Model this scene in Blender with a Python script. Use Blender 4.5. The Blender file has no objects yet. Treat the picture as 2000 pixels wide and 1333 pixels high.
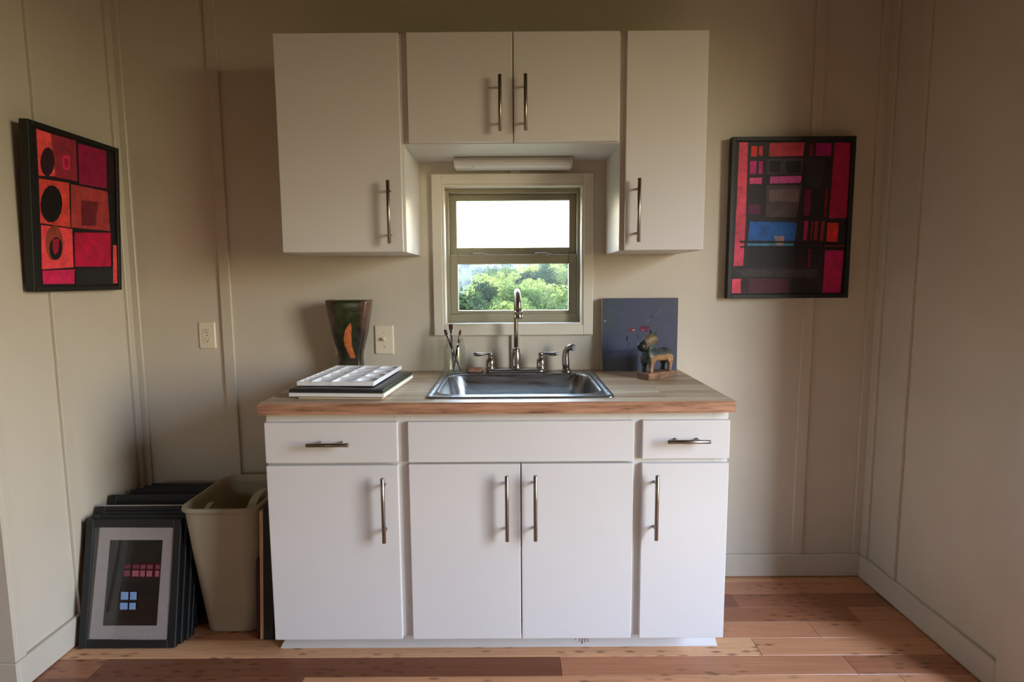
import bpy, bmesh, math, random
from mathutils import Vector, Matrix, noise
R = math.radians
PI = math.pi
random.seed(7)
sc = bpy.context.scene
C = sc.collection

# ------------------------------------------------------------------ camera
cam = bpy.data.objects.new('camera', bpy.data.cameras.new('camera'))
C.objects.link(cam); sc.camera = cam
right = Vector((0.9999762, 0.0016617, -0.0066944)); up = Vector((0.0064797, 0.1063488, 0.9943078)); fwd = Vector((-0.0023642, 0.9943275, -0.1063355))
m = Matrix((right, up, -fwd)).transposed().to_4x4()
m.translation = Vector((0.0107, -2.4161, 1.3002))
cam.matrix_world = m
cam.data.sensor_width = 36.0
cam.data.lens = 1129.13 / 2000 * 36
cam.data.clip_start = 0.05; cam.data.clip_end = 3000

# ------------------------------------------------------------------ sky, sun, daylight portals, exposure
SKY = 41.0
w = bpy.data.worlds.new('sky'); sc.world = w; w.use_nodes = True
nt = w.node_tree; nt.nodes.clear()
o = nt.nodes.new('ShaderNodeOutputWorld'); bg = nt.nodes.new('ShaderNodeBackground')
tc = nt.nodes.new('ShaderNodeTexCoord'); sx = nt.nodes.new('ShaderNodeSeparateXYZ'); mr = nt.nodes.new('ShaderNodeMapRange')
cr = nt.nodes.new('ShaderNodeValToRGB')
nt.links.new(tc.outputs['Generated'], sx.inputs[0]); nt.links.new(sx.outputs['Z'], mr.inputs[0])
mr.inputs[1].default_value = -1; mr.inputs[2].default_value = 1
nt.links.new(mr.outputs[0], cr.inputs[0]); nt.links.new(cr.outputs[0], bg.inputs[0]); nt.links.new(bg.outputs[0], o.inputs[0])
el = cr.color_ramp.elements
el[0].position = 0.0; el[0].color = (0.030, 0.026, 0.013, 1)
el[1].position = 1.0; el[1].color = (0.5, 0.68, 1.1, 1)
for p, c in ((0.42, (0.032, 0.029, 0.012, 1)), (0.47, (0.13, 0.112, 0.052, 1)), (0.50, (0.48, 0.42, 0.25, 1)), (0.55, (0.60, 0.54, 0.41, 1)), (0.63, (0.60, 0.70, 0.88, 1)), (0.80, (0.50, 0.66, 0.98, 1))):
    e = el.new(p); e.color = c
bg.inputs[1].default_value = SKY

sun = bpy.data.objects.new('sun', bpy.data.lights.new('sun', 'SUN')); C.objects.link(sun)
sun.data.energy = 7.0; sun.data.color = (1.0, 0.93, 0.78); sun.data.angle = R(0.6)
sun.rotation_euler = Vector((0.55, 0.45, -0.62)).to_track_quat('-Z', 'Y').to_euler()

def portal(name, loc, rot, sx_, sy_):
    l = bpy.data.lights.new(name, 'AREA'); l.shape = 'RECTANGLE'; l.size = sx_; l.size_y = sy_
    ob = bpy.data.objects.new(name, l); C.objects.link(ob); ob.location = loc; ob.rotation_euler = rot
    l.cycles.is_portal = True
DY0, DY1, DZ0, DZ1 = -2.75, -1.60, 0.45, 2.25          # glazed opening in the far right wall of the main room
XR2 = 2.16; YR = -0.86
WALLT = 0.14; YFRONT = -5.0
portal('door_daylight', (XR2 + WALLT + 0.01, (DY0 + DY1) / 2, (DZ0 + DZ1) / 2), (0, R(90), 0), DZ1 - DZ0, DY1 - DY0)
portal('rear_daylight', (-1.70, YFRONT - .13, 1.55), (R(90), 0, 0), 0.32, 0.4)
portal('window_daylight', (0.012, 0.15, 1.40), (R(-90), 0, 0), 0.56, 0.56)

sc.view_settings.view_transform = 'Standard'; sc.view_settings.look = 'None'
sc.view_settings.exposure = 0.0; sc.view_settings.gamma = 1.0; sc.view_settings.use_curve_mapping = False
sc.cycles.max_bounces = 10; sc.cycles.diffuse_bounces = 6; sc.cycles.glossy_bounces = 4; sc.cycles.transmission_bounces = 8; sc.cycles.transparent_max_bounces = 12
sc.cycles.sample_clamp_indirect = 6.0
sc.cycles.use_denoising = True

# ------------------------------------------------------------------ materials
def S(r, g, b):
    f = lambda v: (v / 255 / 12.92) if v / 255 <= 0.04045 else ((v / 255 + 0.055) / 1.055) ** 2.4
    return (f(r), f(g), f(b), 1.0)
class Mt:
    def __init__(s, name, color, rough=0.5, metal=0.0, spec=0.5):
        s.m = bpy.data.materials.new(name); s.m.use_nodes = True; s.t = s.m.node_tree
        s.b = s.t.nodes['Principled BSDF']
        s.b.inputs['Base Color'].default_value = color; s.b.inputs['Roughness'].default_value = rough
        s.b.inputs['Metallic'].default_value = metal; s.b.inputs['Specular IOR Level'].default_value = spec
        s.vec = None
    def n(s, t, **k):
        nd = s.t.nodes.new(t)
        for a, v in k.items(): setattr(nd, a, v)
        return nd
    def L(s, a, b): s.t.links.new(a, b)
    def coord(s, scale=(1, 1, 1), rnd=0.0):
        tcn = s.n('ShaderNodeTexCoord'); mp = s.n('ShaderNodeMapping'); mp.inputs['Scale'].default_value = scale
        s.L(tcn.outputs['Object'], mp.inputs[0])
        if rnd:
            oi = s.n('ShaderNodeObjectInfo'); mu = s.n('ShaderNodeMath', operation='MULTIPLY'); mu.inputs[1].default_value = rnd
            s.L(oi.outputs['Random'], mu.inputs[0]); s.L(mu.outputs[0], mp.inputs['Location'])
        return mp.outputs[0]
    def noise(s, vec, scale=5, detail=3, rough=0.5):
        nd = s.n('ShaderNodeTexNoise'); nd.inputs['Scale'].default_value = scale; nd.inputs['Detail'].default_value = detail; nd.inputs['Roughness'].default_value = rough
        s.L(vec, nd.inputs['Vector']); return nd.outputs['Fac']
    def ramp(s, fac, stops):
        r = s.n('ShaderNodeValToRGB'); s.L(fac, r.inputs[0]); e = r.color_ramp.elements
        e[0].position, e[0].color = stops[0]; e[1].position, e[1].color = stops[-1]
        for p, c in stops[1:-1]:
            q = e.new(p); q.color = c
        return r.outputs[0]
    def mix(s, fac, a, b, mode='MIX'):
        x = s.n('ShaderNodeMix', data_type='RGBA', blend_type=mode)
        for sock, v in ((x.inputs[0], fac), (x.inputs[6], a), (x.inputs[7], b)):
            if hasattr(v, 'is_linked'): s.L(v, sock)
            else: sock.default_value = v
        return x.outputs[2]
    def color(s, v): s.L(v, s.b.inputs['Base Color'])
    def bump(s, h, strength=0.2, dist=0.002):
        b = s.n('ShaderNodeBump'); b.inputs['Strength'].default_value = strength; b.inputs['Distance'].default_value = dist
        s.L(h, b.inputs['Height']); s.L(b.outputs[0], s.b.inputs['Normal'])

def painted(name, col, rough=0.45, var=0.04, bumpst=0.12, bs=160):
    M = Mt(name, col, rough)
    v = M.coord(); f = M.noise(v, 3.0, 4)
    d = tuple(c * (1 - var) for c in col[:3]) + (1,); l = tuple(min(1, c * (1 + var)) for c in col[:3]) + (1,)
    M.color(M.ramp(f, [(0.35, d), (0.65, l)]))
    M.bump(M.noise(v, bs, 2), bumpst, 0.001)
    return M.m
WALL = painted('wall_paint', S(202, 193, 175), 0.5, 0.03, 0.18, 120)
TRIM = painted('trim_paint', S(200, 191, 173), 0.36, 0.02, 0.06, 80)
CASING = painted('casing_paint', S(216, 209, 192), 0.38, 0.02, 0.06, 80)
CAB = painted('cabinet_paint', S(212, 208, 202), 0.32, 0.015, 0.05, 90)
CEIL = painted('ceiling_paint', S(120, 98, 68), 0.7)
PLATE = painted('ivory_plastic', S(226, 214, 190), 0.3, 0.01, 0.0)
ROOMW = painted('main_room_paint', S(150, 132, 104), 0.6)
DARK = Mt('dark_slot', S(20, 15, 12), 0.6).m
METAL = Mt('brushed_nickel', S(150, 142, 132), 0.28, 1.0).m
def brushed(name, col, rough, sc_=(400, 8, 8), st=0.05):
    M = Mt(name, col, rough, 1.0); v = M.coord(sc_); f = M.noise(v, 1.0, 2)
    M.bump(f, st, 0.0005); M.L(M.ramp(f, [(0.3, (rough * .8,) * 3 + (1,)), (0.7, (rough * 1.3,) * 3 + (1,))]), M.b.inputs['Roughness'])
    return M.m
STEEL = brushed('stainless_steel', S(158, 160, 160), 0.30, (6, 260, 6), 0.02)
VINYL = painted('taupe_vinyl', S(150, 143, 120), 0.4, 0.02, 0.05)
BLACKF = painted('black_frame_paint', S(19, 22, 21), 0.5, 0.1, 0.1, 60)
BLACKM = painted('matte_black', S(16, 15, 15), 0.6, 0.15, 0.1, 60)
GREYBK = painted('backing_board', S(70, 68, 62), 0.7)
MATB = painted('mat_board', S(205, 195, 188), 0.8, 0.01, 0.05)
WHITEP = painted('white_plastic', S(240, 238, 234), 0.3, 0.01, 0.0)
PAPER = painted('paper', S(232, 228, 220), 0.8, 0.02, 0.1, 200)
FIXT = painted('fixture_white', S(214, 212, 206), 0.35, 0.01, 0.0)
BINM = painted('beige_plastic', S(172, 163, 136), 0.45, 0.03, 0.05)

def floor_mat():
    M = Mt('bamboo_floor', S(150, 100, 70), 0.30)
    v = M.coord((1, 1, 1), 37.0)
    oi = M.n('ShaderNodeObjectInfo')
    base = M.ramp(oi.outputs['Random'], [(0.0, S(128, 80, 56)), (0.12, S(164, 108, 76)), (0.3, S(184, 126, 90)), (0.55, S(194, 136, 98)), (0.75, S(206, 148, 106)), (1.0, S(226, 176, 130))])
    vs = M.coord((2.5, 90, 2), 37.0)
    st = M.noise(vs, 1.5, 5, 0.6)
    streak = M.ramp(st, [(0.25, (0.72, 0.68, 0.66, 1)), (0.75, (1.15, 1.12, 1.1, 1))])
    col = M.mix(1.0, base, streak, 'MULTIPLY')
    vo = M.n('ShaderNodeTexVoronoi'); vo.voronoi_dimensions = '2D'; vo.inputs['Scale'].default_value = 1.0; vo.inputs['Randomness'].default_value = 0.75
    M.L(M.coord((11.0, 33.0, 1.0), 37.0), vo.inputs['Vector'])
    knot = M.ramp(vo.outputs['Distance'], [(0.08, (1, 1, 1, 1)), (0.26, (0, 0, 0, 1))])
    pick = M.ramp(M.noise(M.coord((3, 12, 1), 37.0), 1.0, 1), [(0.48, (0, 0, 0, 1)), (0.60, (1, 1, 1, 1))])
    kk = M.mix(1.0, knot, pick, 'MULTIPLY')
    rgb = M.n('ShaderNodeSeparateColor'); M.L(kk, rgb.inputs[0])
    mm = M.n('ShaderNodeMath', operation='MULTIPLY'); mm.inputs[1].default_value = 0.7; M.L(rgb.outputs[0], mm.inputs[0])
    M.color(M.mix(mm.outputs[0], col, S(78, 46, 28)))
    M.bump(st, 0.08, 0.001)
    return M.m
FLOOR = floor_mat()
def butcher(name, tint):
    M = Mt(name, tint, 0.42)
    br = M.n('ShaderNodeTexBrick'); br.inputs['Scale'].default_value = 1.0
    br.inputs['Brick Width'].default_value = 0.55; br.inputs['Row Height'].default_value = 0.037; br.inputs['Mortar Size'].default_value = 0.0006; br.offset = 0.37
    br.inputs['Color1'].default_value = S(172, 142, 106); br.inputs['Color2'].default_value = S(208, 188, 156); br.inputs['Mortar'].default_value = S(100, 72, 46)
    M.L(M.coord((1, 1, 1)), br.inputs['Vector'])
    f = M.noise(M.coord((3.5, 40, 40)), 2.0, 5, 0.65)
    g = M.ramp(f, [(0.30, (0.60, 0.52, 0.45, 1)), (0.48, (1, 1, 1, 1)), (0.8, (1.1, 1.08, 1.05, 1))])
    c = M.mix(1.0, br.outputs['Color'], g, 'MULTIPLY')
    if name == 'butcher_edge':
        c = M.mix(1.0, M.ramp(f, [(0.3, S(138, 96, 72)), (0.7, S(186, 140, 108))]), g, 'MULTIPLY')
    M.color(c); M.bump(f, 0.06, 0.001)
    return M.m
BUTCH = butcher('butcher_top', S(180, 150, 110)); BUTCHE = butcher('butcher_edge', S(170, 110, 76))
def rawwood(name, a, b, s=(30, 30, 5), rough=0.6):
    M = Mt(name, a, rough); f = M.noise(M.coord(s), 2.0, 5, 0.6); M.color(M.ramp(f, [(0.3, a), (0.7, b)])); M.bump(f, 0.3, 0.002); return M.m
PINE = rawwood('pine', S(196, 158, 120), S(222, 190, 152))
def glass_mat(name, tint=(1, 1, 1, 1), fac=0.07, rough=0.0, kf=0.5):
    mt = bpy.data.materials.new(name); mt.use_nodes = True; t = mt.node_tree; t.nodes.clear()
    out = t.nodes.new('ShaderNodeOutputMaterial'); tr = t.nodes.new('ShaderNodeBsdfTransparent'); gl = t.nodes.new('ShaderNodeBsdfGlossy'); mx = t.nodes.new('ShaderNodeMixShader')
    lw = t.nodes.new('ShaderNodeLayerWeight'); lw.inputs[0].default_value = 0.35
    ma = t.nodes.new('ShaderNodeMath'); ma.operation = 'MULTIPLY_ADD'; ma.inputs[1].default_value = kf; ma.inputs[2].default_value = fac
    tr.inputs[0].default_value = tint; gl.inputs['Roughness'].default_value = rough; gl.inputs['Color'].default_value = (.9, .9, .9, 1)
    t.links.new(lw.outputs['Fresnel'], ma.inputs[0]); t.links.new(ma.outputs[0], mx.inputs[0])
    t.links.new(tr.outputs[0], mx.inputs[1]); t.links.new(gl.outputs[0], mx.inputs[2]); t.links.new(mx.outputs[0], out.inputs[0])
    return mt
PANE = glass_mat('window_glass', (0.95, 0.97, 0.95, 1), 0.03)
JARG = glass_mat('jar_glass', (0.95, 0.96, 0.94, 1), 0.02, 0.0, 0.3)
def art_mat(name='art_paint', rough=0.55, v1=0.5, v2=1.35, sc_=22):
    M = Mt(name, (1, 1, 1, 1), rough)
    a = M.n('ShaderNodeVertexColor'); a.layer_name = 'Col'
    f = M.noise(M.coord(), sc_, 8, 0.75)
    M.color(M.mix(1.0, a.outputs[0], M.ramp(f, [(0.3, (v1, v1, v1, 1)), (0.7, (v2, v2, v2, 1))]), 'MULTIPLY'))
    M.bump(f, 0.25, 0.001)
    return M.m
ART = art_mat()
FACEM = art_mat('face_paint', 0.5, 0.85, 1.12, 14)
PRINTM = art_mat('print_paper', 0.35, 0.9, 1.08, 80)

# ------------------------------------------------------------------ mesh helpers
def chbox(bm, lo, hi, bev=0.0, rot=None, seg=1):
    """box from lo to hi, optionally chamfered, rotated by matrix rot afterwards"""
    t = bmesh.new()
    bmesh.ops.create_cube(t, size=1.0)
    c = [(lo[i] + hi[i]) / 2 for i in range(3)]; s = [abs(hi[i] - lo[i]) for i in range(3)]
    for v in t.verts: v.co = Vector((v.co.x * s[0] + c[0], v.co.y * s[1] + c[1], v.co.z * s[2] + c[2]))
    if bev: bmesh.ops.bevel(t, geom=list(t.edges), offset=min(bev, min(s) * 0.45), segments=seg, profile=0.5, affect='EDGES')
    merge(bm, t, rot)
def merge(bm, t, mat=None):
    vm = {}
    for v in t.verts: vm[v] = bm.verts.new((mat @ v.co) if mat else v.co)
    for f in t.faces:
        nf = bm.faces.new([vm[v] for v in f.verts]); nf.smooth = f.smooth; nf.material_index = f.material_index
    t.free()
def tube(bm, pts, rad, n=12, cap=True, smooth=True, flat=1.0):
    """sweep a circle of radius rad[i] along pts; flat squashes the second axis"""
    pts = [Vector(p) for p in pts]
    if not isinstance(rad, (list, tuple)): rad = [rad] * len(pts)
    rings = []; prev = None
    for i, p in enumerate(pts):
        d = (pts[min(i + 1, len(pts) - 1)] - pts[max(i - 1, 0)]).normalized()
        if prev is None:
            a = Vector((0, 0, 1)) if abs(d.z) < 0.9 else Vector((1, 0, 0)); x = d.cross(a).normalized()
        else:
            x = (prev - d * prev.dot(d)).normalized()
        prev = x; y = d.cross(x)
        rings.append([bm.verts.new(p + (x * math.cos(2 * PI * k / n) + y * math.sin(2 * PI * k / n) * flat) * rad[i]) for k in range(n)])
    for a, b in zip(rings, rings[1:]):
        for k in range(n):
            f = bm.faces.new((a[k], a[(k + 1) % n], b[(k + 1) % n], b[k])); f.smooth = smooth
    if cap:
        bm.faces.new(list(reversed(rings[0]))); bm.faces.new(rings[-1])
def lathe(bm, prof, c=(0, 0, 0), n=24, smooth=True, closed=False):
    rings = []
    for r, z in prof:
        if r < 1e-6: rings.append([bm.verts.new((c[0], c[1], c[2] + z))])
        else: rings.append([bm.verts.new((c[0] + r * math.cos(2 * PI * k / n), c[1] + r * math.sin(2 * PI * k / n), c[2] + z)) for k in range(n)])
    for a, b in zip(rings, rings[1:]):
        for k in range(n):
            q = [a[k % len(a)], a[(k + 1) % len(a)], b[(k + 1) % len(b)], b[k % len(b)]]
            u = []
            for v in q:
                if v not in u: u.append(v)
            if len(u) > 2:
                f = bm.faces.new(u); f.smooth = smooth
def rrect(cx, cy, hx, hy, r, n=6):
    """rounded rectangle outline, counter-clockwise"""
    out = []
    for (sx_, sy_, a0) in ((1, 1, 0), (-1, 1, 90), (-1, -1, 180), (1, -1, 270)):
        for k in range(n + 1):
            a = R(a0 + 90 * k / n); out.append((cx + sx_ * (hx - r) + r * math.cos(a), cy + sy_ * (hy - r) + r * math.sin(a)))
    return out
def loft(bm, rings, smooth=True, cap0=False, cap1=False, mi=0):
    vs = [[bm.verts.new(p) for p in r] for r in rings]; n = len(rings[0])
    for a, b in zip(vs, vs[1:]):
        for k in range(n):
            f = bm.faces.new((a[k], a[(k + 1) % n], b[(k + 1) % n], b[k])); f.smooth = smooth; f.material_index = mi
    if cap0: bm.faces.new(list(reversed(vs[0])))
    if cap1: bm.faces.new(vs[-1])
    return vs
WM = {}
def root(name, loc, label, cat, group=None, rot=(0, 0, 0), kind=None):
    e = bpy.data.objects.new(name, None); C.objects.link(e); e.location = loc; e.rotation_euler = rot
    e.empty_display_size = 0.05
    from mathutils import Euler
    WM[e] = Matrix.Translation(loc) @ Euler(rot).to_matrix().to_4x4()
    e['label'] = label; e['category'] = cat
    if group: e['group'] = group
    return e
def obj(name, bm, mat, parent=None, local=False, label=None, kind=None, bevel=0.0):
    me = bpy.data.meshes.new(name)
    pm = WM.get(parent, Matrix.Identity(4)) if parent else Matrix.Identity(4)
    if parent and not local: bm.transform(pm.inverted())
    bmesh.ops.recalc_face_normals(bm, faces=list(bm.faces))
    bm.to_mesh(me); bm.free()
    for mm in (mat if isinstance(mat, (list, tuple)) else [mat]): me.materials.append(mm)
    ob = bpy.data.objects.new(name, me); C.objects.link(ob)
    if parent: ob.parent = parent
    WM[ob] = pm
    if label: ob['label'] = label
    if kind: ob['kind'] = kind
    if bevel:
        b = ob.modifiers.new('bevel', 'BEVEL'); b.width = bevel; b.segments = 2; b.limit_method = 'ANGLE'; b.angle_limit = R(40)
    return ob
def tag(ob, label, cat, group=None):
    ob['label'] = label; ob['category'] = cat
    if group: ob['group'] = group
    return ob
def bx(name, lo, hi, mat, parent=None, bev=0.002, **k):
    bm = bmesh.new(); chbox(bm, lo, hi, bev); return obj(name, bm, mat, parent, **k)
def art_mesh(name, patches, frame, mat, parent, base=None, step=0.00035):
    """patches: (outline, srgb) in the two plane coordinates; frame(a, b, lift) gives the 3-D point"""
    bm = bmesh.new(); lay = bm.loops.layers.float_color.new('Col')
    allp = ([(base[0], base[1])] if base else []) + list(patches)
    for i, (pts, col) in enumerate(allp):
        try: f = bm.faces.new([bm.verts.new(frame(a, b, step * i)) for a, b in pts])
        except ValueError: continue
        c = S(*col)
        if mat is ART: c = (min(1, c[0] * 1.12), c[1] * .92, min(1, c[2] * 1.5), 1)      # the paints are slightly cooler than the warm room light shows them
        for l in f.loops: l[lay] = c
    me = bpy.data.meshes.new(name)
    bm.transform(WM.get(parent, Matrix.Identity(4)).inverted())
    bm.to_mesh(me); bm.free(); me.materials.append(mat)
    ob = bpy.data.objects.new(name, me); C.objects.link(ob); ob.parent = parent; WM[ob] = WM.get(parent, Matrix.Identity(4))
    return ob

# ------------------------------------------------------------------ room
WL, WR, YF, ZC, XFAR = -1.583, 1.523, -5.0, 2.62, -3.0
BB = 0.1013
def struct(ob): ob['kind'] = 'structure'; return ob
# back wall with a hole for the window
wx0, wx1, wz0, wz1 = -0.2745, 0.2985, 1.1095, 1.6865
bm = bmesh.new()
for lo, hi in (((WL - .12, 0, -.1), (wx0, .14, ZC)), ((wx1, 0, -.1), (WR + .12, .14, ZC)), ((wx0, 0, -.1), (wx1, .14, wz0)), ((wx0, 0, wz1), (wx1, .14, ZC))): chbox(bm, lo, hi)
wall_back = struct(obj('wall_back', bm, WALL))
BT = 0.012                                             # batten thickness
for x0, x1 in ((-1.583, -1.547), (-1.2055, -1.1615), (1.216, 1.260), (1.481, 1.523)):
    bx('batten', (x0, -BT, BB + .0015), (x1, 0.0, ZC), TRIM, wall_back, 0.0015)
bx('batten', (0.002, -BT, 0.9), (0.043, 0.0, 1.0675), TRIM, wall_back, 0.0015)
bx('batten', (0.002, -BT, 1.728), (0.043, 0.0, 1.79), TRIM, wall_back, 0.0015)
# left wall, short return and the rest of the room behind the camera
bm = bmesh.new(); chbox(bm, (WL - .12, -.695, -.1), (WL, 0, ZC)); wall_left = struct(obj('wall_left', bm, WALL))
for y0, y1 in ((-0.045, -BT), (-0.432, -0.389), (-0.695, -0.665)):
    bx('batten', (WL, y0, BB), (WL + BT, y1, ZC), TRIM, wall_left, 0.0015)
bm = bmesh.new(); chbox(bm, (XFAR, -.695, -.1), (WL - .12, -.575, ZC)); wr_ = struct(obj('wall_return', bm, WALL))
bx('batten', (WL - .04, -.707, BB), (WL + .012, -.6952, ZC), TRIM, wr_, 0.0015)
bm = bmesh.new(); chbox(bm, (XFAR - .12, YF, -.1), (XFAR, -.575, ZC)); struct(obj('wall_far_left', bm, ROOMW))
bm = bmesh.new()
for lo, hi in (((XFAR - .12, YF - .12, -.1), (-1.86, YF, ZC)), ((-1.54, YF - .12, -.1), (XR2 + .12, YF, ZC)), ((-1.86, YF - .12, -.1), (-1.54, YF, 1.35)), ((-1.86, YF - .12, 1.75), (-1.54, YF, ZC))): chbox(bm, lo, hi)
struct(obj('wall_front', bm, ROOMW))
# right wall with the daylight opening
bm = bmesh.new()
chbox(bm, (WR, YR, -.1), (WR + .12, 0, ZC)); wall_right = struct(obj('wall_right', bm, WALL))
bm = bmesh.new(); chbox(bm, (WR + .12, YR, -.1), (XR2 + WALLT, YR + .12, ZC)); struct(obj('wall_right_return', bm, ROOMW))
bm = bmesh.new()
for lo, hi in (((XR2, DY1, -.1), (XR2 + WALLT, YR, ZC)), ((XR2, YF - .12, -.1), (XR2 + WALLT, DY0, ZC)), ((XR2, DY0, DZ1), (XR2 + WALLT, DY1, ZC)), ((XR2, DY0, -.1), (XR2 + WALLT, DY1, DZ0))): chbox(bm, lo, hi)
struct(obj('wall_far_right', bm, ROOMW))
for y0, y1 in ((-0.052, -BT), (-0.2345, -0.190)):
    bx('batten', (WR - BT, y0, BB + .001), (WR, y1, ZC), TRIM, wall_right, 0.0015)
struct(bx('trim_1', (WR - 0.016, YR, 0.0), (WR, -0.727, ZC), TRIM, None, 0.002))
bm = bmesh.new(); chbox(bm, (XFAR - .12, YF - .12, ZC), (XR2 + WALLT, .14, ZC + .1)); struct(obj('ceiling', bm, CEIL))
bm = bmesh.new(); chbox(bm, (WL, YR, 2.36), (WR, YR + .12, ZC)); struct(obj('added_header', bm, TRIM))       # unseen header added where alcove meets main room, to block ceiling bounce
# baseboards, the top edge eased back from the wall face
def baseboard(name, lo, hi): return struct(bx(name, lo, hi, TRIM, None, 0.003))
baseboard('baseboard_back', (-1.583, -.018, .003), (1.523, 0, BB))
baseboard('baseboard_left', (WL, -.70, .003), (WL + .018, -.018, BB))
baseboard('baseboard_right', (WR - .018, -.727, .003), (WR, -.018, BB))
baseboard('baseboard_return', (XFAR, -.713, .003), (WL + .018, -.70, BB))
# floor: subfloor slab plus bamboo planks
bm = bmesh.new(); chbox(bm, (XFAR - .1, YF - .1, -.12), (XR2 + .15, .05, -.016)); floor = struct(obj('floor', bm, BLACKM))
PW = 0.0985
given = {1: [1.216], 2: [0.9], 3: [-1.4, 1.325], 4: [0.2], 5: [-0.812, 0.865], 6: [-1.4, 0.164, 1.14], 7: [-0.684, 1.269]}
cache = {}; row = 0; y = -0.05 + PW; cnt = 0
while y > YF and cnt < 290:
    y1 = y - PW
    XA, XB = (-1.60, 1.56) if y1 > -.60 else (XFAR, XR2)
    ends = [XA]
    g = sorted(given.get(row, []))
    x = XA + random.uniform(.3, 1.2)
    while x < XB:
        near = [e for e in g if abs(e - x) < 0.75]
        if near and near[0] > ends[-1] + .2: x = near[0]
        ends.append(x); x += random.choice((0.92, 1.22, 1.83))
    for e in g:
        if e not in ends: ends.append(e)
    ends = sorted(ends)
    ends = [e for i, e in enumerate(ends) if e in g or i == 0 or not any(abs(e - q) < .45 for q in g)]
    ends.append(XB)
    if row < 0 or y1 < -2.6:
        pass
    for a, b in zip(ends, ends[1:]):
        L_ = round(b - a, 3)
        if L_ < .02: continue
        if L_ not in cache:
            t = bmesh.new(); chbox(t, (0, -PW + .0006, -.016), (L_ - .0006, 0, 0), 0.0012)
            me = bpy.data.meshes.new('plank'); bmesh.ops.recalc_face_normals(t, faces=list(t.faces)); t.to_mesh(me); t.free(); me.materials.append(FLOOR); cache[L_] = me
        p = bpy.data.objects.new('plank', cache[L_]); C.objects.link(p); p.parent = floor; p.location = (a, min(y, 0.04), random.uniform(-.0003, .0)); cnt += 1
    y = y1; row += 1

# ------------------------------------------------------------------ window in the back wall
win = bpy.data.objects.new('window_1', None); C.objects.link(win); win.location = (0.012, 0, wz0); WM[win] = Matrix.Translation(win.location); win['kind'] = 'structure'
def ringbox(bm, x0, x1, z0, z1, wl_, wr_, wb, wt, y0, y1, bev=0.0015):
    chbox(bm, (x0, y0, z0), (x0 + wl_, y1, z1), bev); chbox(bm, (x1 - wr_, y0, z0), (x1, y1, z1), bev)
    chbox(bm, (x0 + wl_, y0, z1 - wt), (x1 - wr_, y1, z1), bev); chbox(bm, (x0 + wl_, y0, z0), (x1 - wr_, y1, z0 + wb), bev)
bm = bmesh.new(); ringbox(bm, -.319, .342, 1.068, 1.7265, .0405, .0405, .0405, .0405, -.018, -.0005, .002); obj('casing', bm, CASING, win)
bm = bmesh.new(); ringbox(bm, -.2785, .3025, 1.1085, 1.686, .009, .009, .009, .009, -.0125, .062); obj('jamb', bm, CASING, win)
bm = bmesh.new(); ringbox(bm, -.2695, .2935, 1.1175, 1.677, .012, .012, .034, .018, .05, .135); obj('frame', bm, VINYL, win)
up_ = bmesh.new(); ringbox(up_, -.2575, .2815, 1.395, 1.659, .030, .030, .040, .026, .085, .115); us = obj('upper_sash', up_, VINYL, win)
lo_ = bmesh.new(); ringbox(lo_, -.2575, .2815, 1.1515, 1.4045, .034, .034, .016, .040, .058, .085); ls = obj('lower_sash', lo_, VINYL, win)
bx('pane', (-.230, .098, 1.432), (.253, .102, 1.636), PANE, us, 0)
bx('pane', (-.226, .069, 1.165), (.250, .073, 1.368), PANE, ls, 0)
for xc in (-.127, .138):
    bm = bmesh.new(); chbox(bm, (xc - .032, .060, 1.4045), (xc + .018, .080, 1.412), .002); chbox(bm, (xc + .010, .064, 1.4045), (xc + .036, .078, 1.4085), .001)
    obj('latch', bm, painted('latch_vinyl', S(160, 156, 138), 0.4), ls)

# ------------------------------------------------------------------ pulls
def pull(parent, a, b, yf, r=0.0063, inset=0.032):
    """bar pull from a to b (x, z) on the face plane y = yf"""
    yb = yf - 0.036
    d = Vector((b[0] - a[0], 0, b[1] - a[1])); L_ = d.length; d.normalize()
    A = Vector((a[0], yb, a[1])); B = Vector((b[0], yb, b[1]))
    bm = bmesh.new(); tube(bm, [A, A + d * .001, B - d * .001, B], [r * .8, r, r, r * .8], 14)
    h = obj('handle', bm, METAL, parent)
    for s in (inset, L_ - inset):
        bm = bmesh.new(); p = A + d * s; tube(bm, [p, (p.x, yf, p.z)], 0.0042, 10); obj('mounting_post', bm, METAL, h)

# ------------------------------------------------------------------ base cabinet
YD = -0.622; YB = -0.602
cab = root('base_cabinet', (-.043, -.30, 0), 'long white four-door sink base cabinet with two drawers under the wooden worktop', 'cabinet')
bm = bmesh.new()
X0, X1 = -.7834, .697
chbox(bm, (X0, YB + .018, .118), (X0 + .018, -.02, .881)); chbox(bm, (X1 - .018, YB + .018, .118), (X1, -.02, .881))
chbox(bm, (X0 + .018, YB + .018, .118), (X1 - .018, -.02, .136)); chbox(bm, (X0 + .018, -.032, .136), (X1 - .018, -.02, .70))
obj('body', bm, CAB, cab)
bm = bmesh.new()                                      # face frame: stiles and rails
for x0, x1 in ((X0, -.735), (-.372, -.315), (.380, .430), (.650, X1)): chbox(bm, (x0, YB, .118), (x1, YB + .018, .881), .0008)
for z0, z1 in ((.118, .150), (.690, .740), (.836, .881)):
    for x0, x1 in ((-.735, -.372), (-.315, .380), (.430, .650)): chbox(bm, (x0, YB + .0003, z0), (x1, YB + .018, z1))
obj('face_frame', bm, CAB, cab)
def front(name, x0, x1, z0, z1, parent, yf=YD, yb=YB):
    bm = bmesh.new(); chbox(bm, (x0, yf, z0), (x1, yb, z1), 0.0025, seg=2); return obj(name, bm, CAB, parent)
d = front('drawer', X0, -.3602, .7195, .8514, cab); pull(d, (-.639, .788), (-.506, .788), YD)
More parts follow.
